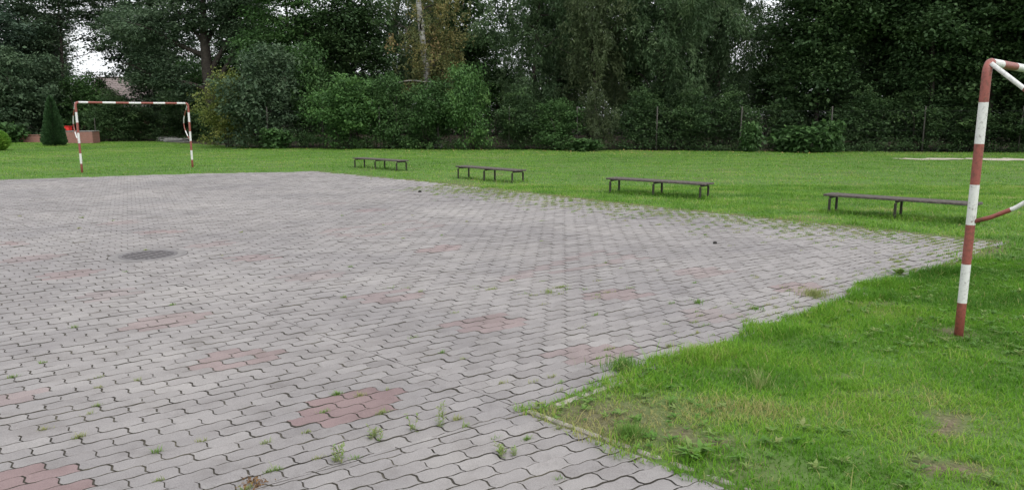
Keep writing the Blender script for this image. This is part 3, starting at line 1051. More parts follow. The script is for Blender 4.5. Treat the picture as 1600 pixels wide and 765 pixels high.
def broad_crown(name, mat, shape, nclus, per, crad, leaf, seed, droop=-.35, fill=.45, flat=.55, zmin=None):
    r2 = np.random.default_rng(seed)
    cc = lobes(r2, nclus, shape, fill)
    if zmin is not None: cc = cc[cc[:, 2] > zmin]
    k = len(cc)
    cr = crad * r2.uniform(.55, 1.35, k); cv = r2.normal(.45, .2, k)
    idx = np.repeat(np.arange(k), per)
    off = r2.normal(0, .55, (len(idx), 3)); off[:, 2] *= flat
    P = cc[idx] + off * cr[idx][:, None]
    out = off.copy(); out[:, 2] = 0
    D = out * .8 + rand_dirs(r2, len(idx), droop, .35)
    Nn = np.array([0, 0, 1.0]) + r2.normal(0, .34, (len(idx), 3))
    L = leaf * r2.uniform(.75, 1.55, k)[idx] * r2.uniform(.7, 1.3, len(idx))
    return leaf_mesh(name, mat, P, D, Nn, L, L * r2.uniform(.55, .8, len(idx)), cv[idx] + r2.normal(0, .14, len(idx)))


def weeping_crown(name, mat, shape, nstr, slen, per, leaf, seed, fill=.42, wr=.24):
    """hanging strands of narrow leaves"""
    r2 = np.random.default_rng(seed)
    cb = lobes(r2, nstr // 7 + 1, shape, fill)
    bi = r2.integers(0, len(cb), nstr)
    cc = cb[bi] + r2.normal(0, .3, (nstr, 3)) * slen * .6
    a = r2.uniform(0, 6.28, len(cb))[bi] + r2.normal(0, .7, nstr); ln = slen * r2.uniform(.5, 1.3, nstr); cv = r2.normal(.45, .22, len(cb))[bi]
    idx = np.repeat(np.arange(nstr), per)
    f = r2.uniform(0, 1, len(idx))
    outx, outy = np.cos(a)[idx], np.sin(a)[idx]
    s = f * ln[idx]
    P = cc[idx] + np.stack([outx * s * (.55 - .25 * f), outy * s * (.55 - .25 * f), .12 * s - .75 * s * f], 1) + r2.normal(0, .035, (len(idx), 3))
    P[:, 2] = np.maximum(P[:, 2], .15)
    D = rand_dirs(r2, len(idx), -.9, .45) + np.stack([outx, outy, np.zeros(len(idx))], 1) * .5
    Nn = r2.normal(0, .6, (len(idx), 3)) + np.array([0, 0, .8])
    L = leaf * r2.uniform(.6, 1.3, len(idx))
    return leaf_mesh(name, mat, P, D, Nn, L, L * wr * r2.uniform(.8, 1.3, len(idx)), cv[idx] + r2.normal(0, .13, len(idx)))


def limb(mbx, p0, p1, r0, r1, r2, wob=.08, n=9, seg=8, sag=0):
    p0, p1 = np.array(p0, float), np.array(p1, float)
    ln = np.linalg.norm(p1 - p0)
    w1, w2 = r2.normal(0, wob * ln, 3), r2.normal(0, wob * ln * .5, 3)
    path, rad = [], []
    for f in np.linspace(0, 1, seg):
        q = p0 + (p1 - p0) * f + w1 * math.sin(math.pi * f) + w2 * math.sin(2 * math.pi * f)
        q[2] += sag * math.sin(math.pi * f)
        path.append(q); rad.append(r0 + (r1 - r0) * f ** .8)
    mbx.tube(path, rad, n)
    return path


def make_trunk(name, mat, h, r, seed, nb=9, spread=2.0, b0=.25, lean=(0, 0), fork=False, bark_r=None):
    r2 = np.random.default_rng(seed)
    m = MB()
    pth = limb(m, (0, 0, -.15), (lean[0], lean[1], h), r, r * .25, r2, .025, 12, 12)
    m.tube([(0, 0, -.2), (0, 0, 0), (0, 0, .18)], [r * 1.7, r * 1.35, r * .98], 12)
    nt0 = len(m.f)
    for k in range(nb):
        f = b0 + (1 - b0) * (k + .5) / nb * .92
        i = min(int(f * 11), 10)
        p = pth[i] + (pth[i + 1] - pth[i]) * (f * 11 - i)
        a = k * 2.4 + r2.uniform(-.5, .5); ln = spread * r2.uniform(.6, 1.15) * (1.15 - .6 * f)
        e = p + np.array([math.cos(a) * ln, math.sin(a) * ln, ln * r2.uniform(.25, .8)])
        q = limb(m, p, e, r * .42 * (1.1 - f), .012, r2, .1, 6, 7)
        for z in range(2):
            b_ = q[3 + z]; d = np.array([math.cos(a + (1.1 if z else -1.1)), math.sin(a + (1.1 if z else -1.1)), .5]) * ln * .5
            limb(m, b_, b_ + d, r * .16 * (1.1 - f) + .006, .006, r2, .1, 5, 5)
    me = m.mesh(name, [M[mat], M['bark']], True)
    if mat != 'bark':
        me.polygons.foreach_set('material_index', [0 if k < nt0 else 1 for k in range(len(m.f))])
    return me


# crown shapes, metres
TALL = [((0, 0, 4.2), (2.3, 2.0, 2.4)), ((.7, -.3, 6.6), (2.5, 2.3, 2.3)), ((-.8, .3, 6.0), (2.2, 2.1, 2.5)), ((0, 0, 9.0), (2.2, 2.2, 2.2)), ((-.3, -.6, 2.9), (1.9, 1.5, 1.4))]
TALL2 = [((.4, 0, 3.6), (2.0, 2.0, 2.2)), ((-1.0, -.4, 5.4), (2.0, 1.8, 1.8)), ((1.2, .2, 6.0), (2.0, 1.9, 2.0)), ((-.2, 0, 8.4), (2.6, 2.4, 2.4)), ((.3, -.9, 4.8), (1.5, 1.2, 1.3))]
OVER = [((0, .25, .7), (1.0, .8, .8)), ((-.5, -.2, 1.7), (1.0, .95, .75)), ((.55, -.3, 1.55), (.95, .9, .7)), ((0, -.2, 2.35), (1.0, .9, .7)), ((.1, -.75, 1.1), (.5, .35, .6))]
SHRUB = [((0, 0, .9), (1.25, 1.0, .95)), ((.5, -.1, 1.6), (1.0, .9, .95)), ((-.55, .1, 1.5), (.95, .9, .85)), ((.05, -.1, 2.3), (.9, .8, .75))]
LOW = [((0, 0, .35), (.6, .5, .4)), ((.25, -.1, .6), (.45, .4, .38)), ((-.25, 0, .7), (.42, .4, .4))]

BIRCH = [((0, 0, 3.4), (1.7, 1.6, 1.3)), ((-.9, 0, 4.9), (1.6, 1.4, 1.3)), ((1.0, 0, 5.2), (1.5, 1.4, 1.5)), ((0, 0, 7.5), (1.9, 1.8, 2.2))]
CROWN = {
    'maple': broad_crown('crown', 'leaf_dark', TALL, 470, 80, .66, .15, 101, flat=.42),
    'maple_b': broad_crown('crown', 'leaf_dark', TALL2, 430, 80, .64, .145, 102, flat=.42),
    'green': broad_crown('crown', 'leaf_mid', TALL2, 400, 76, .62, .14, 103, flat=.42),
    'old': broad_crown('crown', 'leaf_old', TALL2, 430, 80, .64, .145, 108, flat=.42),
    'blue': broad_crown('crown', 'leaf_blue', TALL, 470, 80, .64, .13, 104, flat=.45),
    'willow': weeping_crown('crown', 'leaf_willow', TALL, 2100, 1.0, 15, .19, 105, .42, .28),
    'willow_b': weeping_crown('crown', 'leaf_olive', TALL2, 1900, 1.1, 15, .19, 106, .42, .28),
    'birch': weeping_crown('crown', 'leaf_birch', BIRCH, 1250, .9, 16, .11, 107, .55, .6),
}
SHR = {
    'dark': broad_crown('foliage', 'leaf_dark', SHRUB, 330, 44, .26, .085, 111),
    'blue': broad_crown('foliage', 'leaf_old', SHRUB, 330, 44, .28, .09, 116),
    'mid': broad_crown('foliage', 'leaf_mid', SHRUB, 330, 44, .26, .085, 112),
    'bright': broad_crown('foliage', 'leaf_bright', OVER, 230, 64, .34, .085, 113, -.7, .4, .6),
    'olive': weeping_crown('foliage', 'leaf_olive', SHRUB, 700, .5, 15, .085, 114, .4, .5),
    'yellow': broad_crown('foliage', 'leaf_yellow', SHRUB, 260, 40, .26, .085, 115),
    'ivy': broad_crown('foliage', 'leaf_mid', OVER, 260, 64, .34, .085, 118, -.7, .35, .7),
    'low': broad_crown('foliage', 'leaf_mid', LOW, 80, 26, .24, .16, 117),
}
TRUNK = {
    'a': make_trunk('trunk', 'bark', 9.0, .17, 121), 'b': make_trunk('trunk', 'bark', 8.5, .13, 122, lean=(.5, .2)),
    'birch': make_trunk('trunk', 'birch_bark', 11.5, .25, 123, 9, 1.8, .3, lean=(-.75, 0)),
}
ms = MB(); r2 = np.random.default_rng(9)
for k in range(9):
    a = k * .7 + r2.uniform(-.2, .2); R_ = r2.uniform(.4, .9)
    limb(ms, (r2.normal(0, .12), r2.normal(0, .1), -.05), (R_ * math.cos(a), R_ * math.sin(a), r2.uniform(1.2, 2.3)), .03, .006, r2, .08, 6, 7)
STEMS = ms.mesh('stems', [M['bark']], True)
ms = MB()
for k in range(6):
    a = k * 1.05; limb(ms, (0, 0, -.03), (.35 * math.cos(a), .3 * math.sin(a), r2.uniform(.4, .8)), .012, .004, r2, .08, 5, 5)
STEMS_LOW = ms.mesh('stems', [M['bark']], True)


def tree(label, px, Y, crown, trunk='a', s=(1, 1, 1), rz=0, cat='tree', group='trees of the dark wood'):
    x, y = at(px, Y)
    t = thing('tree', label, cat, (x, y, 0), R(rz), group)
    t.scale = s
    link('trunk', TRUNK[trunk], t)
    link('crown', CROWN[crown], t)
    return t


def shrub(label, px, Y, kind, s=(1, 1, 1), rz=0, group='bushes along the fence', name='shrub', cat='bush'):
    x, y = at(px, Y)
    t = thing(name, label, cat, (x, y, 0), R(rz), group)
    t.scale = s
    link('stems', STEMS_LOW if kind == 'low' else STEMS, t)
    link('foliage', SHR[kind], t)
    return t


# --- the trees, left to right
tree('tall blue green tree at the left edge above the clipped golden bush', -40, 50, 'blue', 'a', (1.25, 1.2, 1.15), 10)
tree('dark broad tree behind the small cone shaped conifer', 55, 56, 'old', 'a', (1.25, 1.2, 1.1), 80)
tree('mid green tree over the far goal, left of its crossbar', 80, 62, 'green', 'b', (1.0, 1.0, .8), 140)
tree('tall tree over the far goal, just right of the white sky gap', 245, 56, 'old', 'b', (1.2, 1.1, 1.2), 200)
tree('green tree rising above the large dark bush', 455, 44, 'green', 'a', (1.0, 1.0, 1.0), 30)
tree('dark tree standing behind the bright green bush', 555, 46, 'maple', 'b', (1.0, 1.0, 1.05), 260)
tree('thin leaved dark tree just left of the birch', 620, 50, 'willow', 'a', (1.0, 1.0, 1.1), 33)
tree('airy dark tree just right of the birch', 725, 47, 'maple_b', 'a', (.9, .9, 1.15), 120)
tree('weeping tree over the second bench from the left, beside the pale sky gap', 838, 39, 'willow', 'a', (.95, .95, 1.1), 0)
tree('olive weeping tree above the small olive bush', 925, 37.5, 'willow_b', 'b', (.95, .9, 1.1), 70)
tree('wide weeping tree directly above the third bench from the left', 1030, 37, 'willow', 'b', (1.1, 1.0, 1.1), 150)
tree('slender weeping tree left of the speckled sky gap', 1115, 40, 'willow', 'a', (.85, .9, 1.15), 230)
tree('dark maple above the low leafy saplings by the fence', 1275, 36.5, 'maple', 'b', (.95, .95, 1.1), 300)
tree('dark maple above the nearest bench', 1365, 38, 'maple_b', 'a', (1.0, 1.0, 1.15), 20)
tree('dense green tree left of the near striped post', 1440, 34.5, 'maple', 'a', (.95, .95, 1.1), 170)
tree('dense dark tree seen behind the top of the near striped post', 1535, 34, 'maple_b', 'b', (1.0, 1.0, 1.1), 95)
tree('dark tree at the right edge behind the sandy strip', 1620, 33, 'maple', 'b', (1.05, 1.05, 1.1), 215)
hx0, hy0 = at(112, 53)
t = thing('tree', 'high crowned tree reaching over the white sky gap above the far goal', 'tree', (hx0, hy0, 0), 0, 'trees of the dark wood')
HIGH = [((-1.2, 0, 7.4), (2.0, 1.8, 1.7)), ((2.3, .3, 9.0), (2.8, 2.0, 1.9)), ((4.9, -.3, 7.5), (2.2, 1.8, 1.7)), ((1, 0, 10.7), (3.4, 2.4, 1.8)), ((-2.4, .4, 6.0), (1.5, 1.3, 1.6)), ((6.1, 0, 5.9), (1.4, 1.2, 1.4)), ((-1.2, .2, 5.2), (1.1, 1.0, .9))]
link('trunk', make_trunk('trunk', 'bark', 10.0, .19, 124, 10, 3.4, .5), t)
link('crown', broad_crown('crown', 'leaf_old', HIGH, 560, 80, .62, .13, 125, flat=.42), t)
# second row
G2 = 'rear trees of the wood'
for lab, px, Y, k, tr, s, rz in [
    ('rear tree filling the space behind the large dark bush', 395, 60, 'maple', 'a', (1.2, 1.2, 1.1), 10),
    ('rear tree seen between the dark bush and the bright bush', 505, 64, 'maple_b', 'a', (1.0, 1.1, 1.0), 60),
    ('rear tree deep behind the birch trunk', 675, 62, 'maple', 'b', (1.1, 1.1, 1.1), 110),
    ('rear tree under the pale sky gap right of the birch', 775, 58, 'green', 'a', (1.0, 1.0, .8), 160),
    ('rear tree behind the weeping tree with the olive leaves', 885, 50, 'maple', 'a', (1.1, 1.1, 1.1), 210),
    ('rear tree behind the wide weeping tree', 985, 52, 'maple_b', 'a', (1.2, 1.2, 1.15), 260),
    ('rear tree behind the slender weeping tree', 1080, 50, 'maple', 'b', (1.1, 1.1, 1.15), 310),
    ('rear tree under the speckled sky gap', 1195, 54, 'maple_b', 'b', (1.0, 1.0, .88), 0),
    ('rear tree behind the maple over the saplings', 1320, 50, 'maple', 'a', (1.2, 1.2, 1.15), 50),
    ('rear tree behind the dense tree left of the near post', 1415, 48, 'maple_b', 'b', (1.2, 1.2, 1.15), 100),
    ('rear tree behind the near post', 1510, 46, 'maple', 'b', (1.2, 1.2, 1.2), 150),
    ('rear tree at the right edge of the wood', 1610, 45, 'maple_b', 'a', (1.2, 1.2, 1.2), 190)]:
    tree(lab, px, Y, k, tr, s, rz, group=G2)

# the birch: pale trunk leaning a little left, one long bare pale branch
bx_, by_ = at(682, 38)
t = thing('birch_tree', 'birch with pale bark and sparse yellowing leaves', 'tree', (bx_, by_, 0))
link('trunk', TRUNK['birch'], t)
c = link('crown', CROWN['birch'], t); c.location = (-.1, .5, .5); c.rotation_euler = (0, 0, 1.0)
m = MB(); r2 = np.random.default_rng(31)
limb(m, (-.1, -.05, 3.15), (-2.4, -.9, 2.95), .045, .015, r2, .02, 7, 10, .22)
m.build('bare_branch', M['birch_bark'], t, True)
m = MB()
limb(m, (-.3, 0, 4.2), (1.3, -.6, 2.8), .03, .008, r2, .04, 6, 8)
limb(m, (-.35, 0, 4.6), (-1.9, -.6, 5.0), .03, .008, r2, .04, 6, 8)
limb(m, (-.45, 0, 5.0), (.4, -.5, 6.2), .03, .01, r2, .04, 6, 8)
m.build('branch', M['bark'], t, True)

# the old tree with heavy spreading limbs
ox, oy = at(338, 47)
t = thing('old_tree', 'big old tree with thick dark trunk and long spreading limbs right of the far goal', 'tree', (ox, oy, 0))
m = MB(); r2 = np.random.default_rng(41)
m.tube([(0, 0, -.3), (0, 0, .1), (-.02, 0, .8), (-.1, 0, 2.2), (-.25, 0, 4), (-.3, 0, 6.2), (-.2, 0, 9.5)], [.62, .5, .42, .38, .34, .27, .1], 14)
for p0, p1, r0, sag in [((-.2, 0, 3.1), (-4.2, -.8, 3.5), .16, .35), ((-.25, 0, 4.0), (3.0, -.5, 8.0), .22, 0), ((-.15, 0, 3.0), (2.2, -.6, 7.6), .24, 0), ((-.3, 0, 5.2), (-4.5, -1.0, 7.1), .17, .5),
                        ((-.3, 0, 5.8), (-3.0, .6, 9.0), .15, 0), ((-.25, 0, 3.6), (-2.0, -1.2, 2.3), .07, 0), ((-.2, 0, 6), (1.0, 1.5, 9.5), .15, 0), ((-3.0, -.5, 3.75), (-5.0, -1.0, 4.7), .07, 0)]:
    q = limb(m, p0, p1, r0, .03, r2, .05, 9, 10, sag)
    for z in (4, 6, 8):
        limb(m, q[z], q[z] + np.array([*r2.normal(0, .8, 2), r2.uniform(-.2, 1.0)]), .035, .008, r2, .1, 5, 6)
m.build('trunk', M['bark'], t, True)
OLD = [((-3.2, -.6, 4.2), (1.9, 1.5, 1.1)), ((-3.8, -.5, 6.6), (2.2, 1.8, 1.5)), ((-1.0, .6, 7.4), (2.2, 2.0, 1.8)), ((2.0, -.2, 7.8), (2.2, 2, 1.7)), ((0, 0, 9.6), (3.5, 2.5, 1.8)), ((2.6, -.6, 5.4), (1.5, 1.4, 1.3)), ((-1.8, -.8, 2.9), (1.3, 1.0, .8))]
link('crown', broad_crown('crown', 'leaf_old', OLD, 640, 80, .62, .13, 43, flat=.42), t)

# --- bushes along the fence, left to right
shrub('yellow green bush at the left flank of the large dark bush', 358, 37.5, 'yellow', (1.0, 1.0, 1.35), 0)
shrub('large dark green bush, the tallest bush along the fence', 418, 37.2, 'blue', (1.5, 1.2, 1.75), 40)
shrub('tall green bush touching the large dark bush on its right', 480, 38.5, 'mid', (1.2, 1.2, 1.8), 130)
shrub('bright green rounded bush behind the first bench', 548, 36.2, 'bright', (1.25, 1.1, 1.15), 20)
shrub('leafy green bush right of the bright rounded bush', 610, 36.4, 'ivy', (1.0, 1.0, 1.15), 200)
shrub('green bush covering the foot of the birch', 672, 36.0, 'ivy', (1.2, 1.0, 1.05), 75)
shrub('bright green bush with drooping sprays right of the birch', 735, 35.2, 'bright', (.85, .9, 1.3), 250)
shrub('dark ivy mound on the fence behind the second bench', 805, 35.9, 'dark', (1.1, 1.0, .95), 100)
shrub('green ivy mound on the fence, left of the olive bush', 868, 35.0, 'ivy', (.95, 1.0, .75), 160)
shrub('small olive bush arching over the fence', 930, 35.0, 'olive', (.85, .9, 1.05), 310)
shrub('low dark bush just right of the olive bush', 1000, 35.3, 'dark', (1.0, 1.0, .95), 15)
shrub('low dark bush behind the third bench', 1075, 35.1, 'dark', (1.1, 1.0, .95), 95)
shrub('dark bush left of the leafy saplings', 1140, 34.8, 'dark', (.9, 1.0, .95), 195)
shrub('dark shaded bush behind the widest leafy sapling', 1225, 36.5, 'dark', (1.3, 1.0, 1.05), 65)
shrub('dark shaded bush behind the rightmost leafy sapling', 1300, 37.0, 'dark', (1.3, 1.0, 1.1), 165)
shrub('shaded bush behind the dark bush at the near post', 1540, 35.6, 'dark', (1.4, 1.0, 1.1), 15)
shrub('shaded bush under the wide weeping tree', 1040, 37.4, 'dark', (1.4, 1.0, 1.15), 215)
shrub('dark bush right of the leafy saplings', 1345, 34.2, 'dark', (1.1, 1.0, .95), 5)
shrub('dark bush left of the near post, at the end of the sandy strip', 1420, 33.9, 'dark', (1.1, 1.0, .95), 145)
shrub('dark bush behind the near post', 1500, 33.6, 'dark', (1.15, 1.0, .8), 275)
shrub('dark bush at the right edge behind the sandy strip', 1590, 33.2, 'dark', (1.2, 1.0, .85), 55)
GL = 'low leafy plants at the foot of the fence'
shrub('small bright plant at the foot of the olive bush', 912, 33.4, 'low', (.9, .8, .6), 0, GL, 'low_plant', 'plant')
shrub('leftmost leafy sapling by the fence post above the nearest bench', 1172, 32.9, 'low', (.7, .7, 1.3), 50, GL, 'low_plant', 'plant')
shrub('widest leafy sapling, between the other two saplings', 1240, 32.6, 'low', (1.5, 1.0, 1.15), 120, GL, 'low_plant', 'plant')
shrub('rightmost leafy sapling with upright shoots', 1292, 32.5, 'low', (.95, .9, 1.4), 200, GL, 'low_plant', 'plant')
shrub('bright low plant under the large dark bush', 432, 36.0, 'low', (.9, .8, 1.0), 20, GL, 'low_plant', 'plant')
# garden side, far left
GF = 'bushes of the garden beyond the far goal'
shrub('big blue green bush at the left edge of the garden', 10, 47, 'blue', (2.0, 1.5, 2.0), 0, GF)
shrub('blue green bush between the left edge and the cone conifer', 70, 49, 'blue', (1.6, 1.5, 1.9), 90, GF)
shrub('green bush directly behind the brick planter', 130, 50, 'mid', (1.4, 1.3, 1.45), 180, GF)
shrub('green bush before the brown roofed house, left of the far goal', 150, 54, 'mid', (1.3, 1.3, 1.6), 30, GF)
shrub('blue green bush above the right half of the far goal', 262, 55, 'blue', (1.1, 1.3, 1.5), 70, GF)
shrub('tall dark bush between the far goal right post and the old trunk', 300, 52, 'mid', (1.4, 1.3, 1.9), 70, GF)
shrub('dark bush seen through the left half of the far goal', 178, 46.5, 'dark', (1.1, 1.0, 1.0), 30, GF)
shrub('low dark bush seen through the middle of the far goal', 222, 48, 'dark', (1.1, 1.0, .75), 30, GF)
shrub('dark bush behind the right post of the far goal', 300, 50, 'dark', (1.3, 1.2, 1.0), 150, GF)
shrub('dark bush under the old tree', 345, 46, 'dark', (1.0, 1.0, .85), 220, GF)
shrub('pale leafed low bush left of the brick border', 12, 44, 'low', (1.3, 1.0, 1.2), 0, GF)

# thujas
def conifer(name, label, px, Y, h, r, mat, seed, ball=False, n_=9000):
    r2 = np.random.default_rng(seed)
    x, y = at(px, Y)
    t = thing(name, label, 'conifer' if not ball else 'bush', (x, y, 0))
    f = r2.uniform(0, 1, n_); a = r2.uniform(0, 6.28, n_)
    if ball:
        z = h * f; rr = r * np.sqrt(np.clip(1 - (2 * f - .95) ** 2, .02, 1))
    else:
        f = 1 - np.sqrt(r2.uniform(0, 1, n_)); z = .05 + h * f
        rr = r * np.clip(1 - f, 0, 1) ** .8 * np.clip(.72 + f * 4, 0, 1) * (1 + .08 * np.sin(a * 5 + z * 4))
    rr = rr * r2.uniform(.72, 1.03, n_)
    P = np.stack([rr * np.cos(a), rr * np.sin(a), z], 1)
    D = np.stack([np.cos(a), np.sin(a), np.full(n_, .9 if not ball else .5)], 1) + r2.normal(0, .3, (n_, 3))
    Nn = np.stack([-np.sin(a), np.cos(a), np.zeros(n_)], 1) + r2.normal(0, .5, (n_, 3))
    L = r2.uniform(.08, .17, n_)
    link('foliage', leaf_mesh('foliage', mat, P, D, Nn, L, L * .5, .5 + .2 * np.sin(a * 3 + z * 6) + r2.normal(0, .2, n_)), t)
    tr = MB(); tr.tube([(0, 0, -.1), (0, 0, h * .9)], [r * .12, .01], 8); tr.build('trunk', M['bark'], t, True)
    return t


conifer('cone_thuja', 'dark cone shaped clipped conifer on the lawn left of the far goal', 86, 39.8, 2.55, .58, 'thuja', 61)
conifer('ball_thuja', 'round golden green clipped bush at the left edge of the lawn', -9, 34, .92, .56, 'thuja_gold', 62, True)

# ------------------------------------------------------------------ wire fence
F0, F1 = np.array(at(400, 36.5)), np.array(at(1720, 31.9))
fd = F1 - F0; fl = np.linalg.norm(fd); fu = fd / fl
t = thing('wire_fence', 'overgrown wire mesh fence on thin steel posts before the wood', 'fence', (F0[0], F0[1], 0), math.atan2(fu[1], fu[0]))
def along_fence(px):
    """distance along the fence where it crosses a column of the photograph"""
    k = (px - CX) / FPX
    return (k * (F0[1] * math.cos(PITCH) + EYE * math.sin(PITCH)) - F0[0]) / (fu[0] - k * fu[1] * math.cos(PITCH))


for i, px in enumerate((420, 505, 595, 685, 795, 902, 1025, 1155, 1297, 1440, 1590, 1710)):
    p = MB(); lean = .02 * math.sin(i * 2.1); q = along_fence(px)
    p.tube([(q, 0, -.3), (q + lean, 0, 1.0), (q + 2 * lean, 0, 2.0)], .028, 10)
    p.build('post', M['fence_steel'], t, True)
w = MB()
for z in (.1, .95, 1.8): w.tube([(0, -.03, z), (fl, -.03, z)], .0025, 4)
k = 0
for x in np.arange(0, fl, .3):
    for s in (-1, 1):
        x2 = x + s * 1.7
        if 0 <= x2 <= fl: w.tube([(x, -.03 + .004 * s, .1), (x2, -.03 + .004 * s, 1.8)], .0012, 3, cap=False)
w.build('wire_mesh', M['wire'], t)

# ------------------------------------------------------------------ undergrowth and far wood (uncountable masses)
def mass(name, label, cat, pts_fn, nclus, per, crad, leaf, mat, seed):
    r2 = np.random.default_rng(seed)
    cc = pts_fn(r2, nclus)
    idx = np.repeat(np.arange(nclus), per)
    off = r2.normal(0, .55, (len(idx), 3)); off[:, 2] *= .6
    P = cc[idx] + off * (crad * r2.uniform(.6, 1.3, nclus))[idx][:, None]
    P[:, 2] = np.maximum(P[:, 2], .02)
    D = rand_dirs(r2, len(idx), -.2, .4); Nn = np.array([0, 0, 1.0]) + r2.normal(0, .5, (len(idx), 3))
    L = leaf * r2.uniform(.6, 1.3, len(idx)); cv = r2.normal(.45, .2, nclus)
    me = leaf_mesh(name, mat, P, D, Nn, L, L * .65, cv[idx] + r2.normal(0, .13, len(idx)))
    return tag(link(name, me), label, cat, kind='stuff')


def under(r2, n_):
    f = r2.uniform(-.02, 1.0, n_); p = F0 + f[:, None] * fd
    dep = np.abs(r2.normal(0, .8, n_)) - .35
    h = (.15 + .55 * r2.random(n_) ** 2) * (1 + .4 * np.sin(f * 40))
    return np.stack([p[:, 0], p[:, 1] + dep, np.abs(h)], 1)


mass('undergrowth', 'dark weeds and ivy along the foot of the fence', 'undergrowth', under, 900, 22, .3, .09, 'leaf_dark', 71)


def under_l(r2, n_):
    px = r2.uniform(-60, 440, n_); Y = r2.uniform(46, 58, n_) - (px > 330) * 7
    x = (px - CX) / FPX * (Y * math.cos(PITCH) + .27)
    return np.stack([x, Y, .1 + .6 * r2.random(n_) ** 2], 1)


mass('undergrowth', 'dark weeds under the garden trees beyond the far goal', 'undergrowth', under_l, 700, 20, .4, .12, 'leaf_dark', 72)


def farwood(r2, n_):
    px = r2.uniform(-140, 1780, n_); Y = r2.uniform(66, 76, n_) - 14 * np.clip((px - 300) / 1400, 0, 1)
    x = (px - CX) / FPX * Y
    top = 4.6 + .6 * (px > 420) + 1.3 * np.sin(px * .021) + .9 * np.sin(px * .057 + 1) + 2.2 * np.clip((px - 800) / 700, 0, 1)
    top = np.where((px > 95) & (px < 225), 1.8, top)
    return np.stack([x, Y, top * r2.random(n_) ** .8], 1)


mass('far_wood', 'far dark wood glimpsed between the trunks', 'wood', farwood, 6800, 34, 1.0, .28, 'leaf_dark', 73)

# fallen leaves on the lawn by the hedge
r2 = np.random.default_rng(81); k = 480
f = np.clip(r2.normal(.42, .22, k), 0, 1); base = F0 + f[:, None] * fd
P = np.stack([base[:, 0], base[:, 1] - np.abs(r2.normal(1.2, 2.0, k)) - .7, np.full(k, 0.0)], 1)
P[:, 2] = ground_z(P[:, 0], P[:, 1]) + .045
D = rand_dirs(r2, k, 0, .25); Nn = np.array([0, 0, 1.0]) + r2.normal(0, .3, (k, 3))
L = r2.uniform(.035, .08, k)
tag(link('fallen_leaves', leaf_mesh('fallen_leaves', 'dry_leaf', P, D, Nn, L, L * .7, r2.uniform(.35, 1, k))), 'pale fallen leaves scattered on the lawn by the hedge', 'leaves', kind='stuff')

# ------------------------------------------------------------------ garden: house, planter, border, piles
hx, hy = at(205, 64)
t = thing('house', 'low house with brown tiled roof half hidden by the garden trees', 'house', (hx, hy, 0), R(-8))
m = MB(); m.box((0, 3, 1.25), (9, 6, 2.5)); m.add([(-4.5, 0, 2.5), (-4.5, 6, 2.5), (-4.5, 3, 4.7)], [(0, 1, 2)]); m.add([(4.5, 0, 2.5), (4.5, 6, 2.5), (4.5, 3, 4.7)], [(0, 2, 1)])
m.build('wall', M['plaster'], t)
m = MB()
for s in (-1, 1):                                    # two roof slopes built of overlapping tile courses
    for k in range(14):
        f = (k + .5) / 14; y = 3 + s * 3.5 * (1 - f); z = 2.3 + 2.6 * f
        m.box((0, y, z), (9.8, .34, .05), Matrix.Rotation(-s * math.atan2(2.6, 3.5) * .95, 3, 'X'))
m.box((0, 3, 4.95), (9.8, .3, .1), bev=.03)
rf = m.build('roof', M['roof'], t)
m = MB(); m.box((2.6, 3.6, 5.1), (.6, .6, 1.3)); m.box((2.6, 3.6, 5.8), (.72, .72, .1)); m.build('chimney', M['brick'], rf)
for x in (-2.6, .2, 2.8):
    m = MB()
    m.box((x, -.02, 2.02), (1.1, .06, .07)); m.box((x, -.02, .98), (1.1, .06, .07)); m.box((x - .52, -.02, 1.5), (.07, .06, .97)); m.box((x + .52, -.02, 1.5), (.07, .06, .97))
    wf = m.build('window', M['board'], t)
    m = MB(); m.box((x, -.012, 1.5), (.965, .02, .965)); m.build('pane', M['glass'], wf)

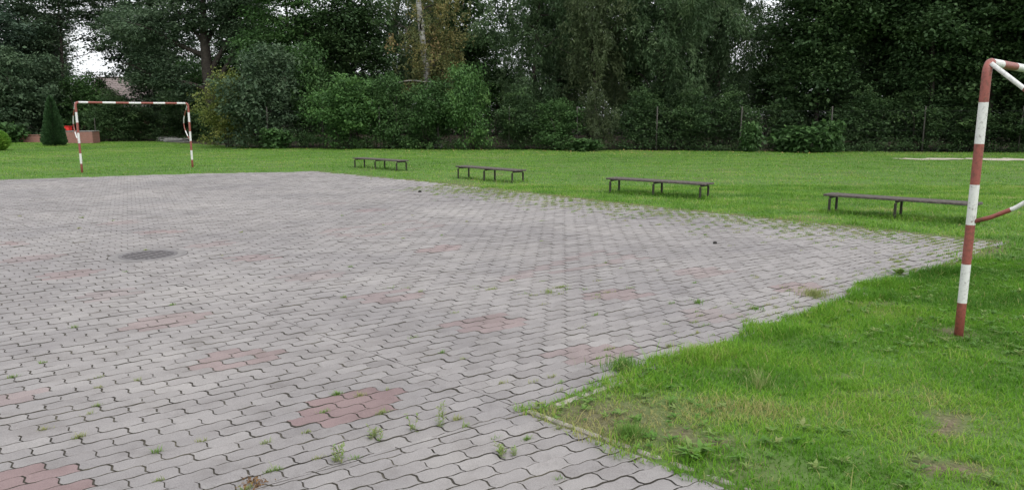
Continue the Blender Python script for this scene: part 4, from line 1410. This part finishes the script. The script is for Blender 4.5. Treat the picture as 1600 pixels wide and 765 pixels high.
bx2, by2 = at(127, 43.6)
t = thing('brick_planter', 'square red brick planter with a grey lid behind the far goal left post', 'planter', (bx2, by2, 0), R(8))
m = MB()
for (x, y, sx_, sy_) in ((0, -.45, 1.7, .12), (0, .45, 1.7, .12), (-.79, 0, .12, .776), (.79, 0, .12, .776)): m.box((x, y, .33), (sx_, sy_, .68))
m.build('wall', M['brick'], t)
m = MB()
for k in range(6): m.box((.1, -.42 + k * .17, .70 + .006 * (k % 2)), (1.55, .15, .03), bev=.005)
m.build('lid', M['board'], t)
m = MB(); m.tube([(.72, .3, 0), (.73, .3, 1.45)], .025, 8); m.build('stake', M['fence_steel'], t)
o = MB(); o.box((0, 0, .12), (.62, .4, .24), bev=.03); o.box((0, 0, .255), (.66, .44, .03), bev=.01); o.box((0, -.215, .16), (.3, .03, .05), bev=.008)
rb = o.build('plastic_crate', M['red_plastic']); rb.location = (bx2 - .78, by2 - .12, .728); tag(rb, 'small red plastic crate lying on the brick planter', 'crate')

x0, y0 = at(42, 44.5)
t = thing('brick_border', 'low red brick border wall left of the cone conifer', 'wall', (x0, y0, 0), R(4))
m = MB(); m.box((0, 0, .2), (2.6, .14, .46)); m.box((0, 0, .452), (2.66, .2, .04), bev=.01); m.build('wall', M['brick'], t)
m = MB()
for x in (-.55, 1.3): m.box((x, -.02, .27), (.16, .2, .58), bev=.01)
m.build('pillar', M['brick'], t)

for lab, px, Y, w_, n_, sd in (('pile of pale boards under the trees, seen through the right half of the far goal', 276, 45, 1.5, 4, 1), ('small pile of pale boards beside the right post of the far goal', 262, 47.5, 1.1, 4, 2)):
    r2 = np.random.default_rng(sd); x0, y0 = at(px, Y); m = MB()
    for k in range(n_ * 3):
        lay, pos = k // 3, k % 3
        m.box((r2.normal(0, .06), (pos - 1) * .22 + r2.normal(0, .02), .03 + lay * .062), (w_ * r2.uniform(.7, 1.05), .19, .05), Matrix.Rotation(r2.normal(0, .06), 3, 'Z'), bev=.006)
    o = m.build('board_pile', M['board']); o.location = (x0, y0, 0); tag(o, lab, 'board pile', 'board piles in the garden')
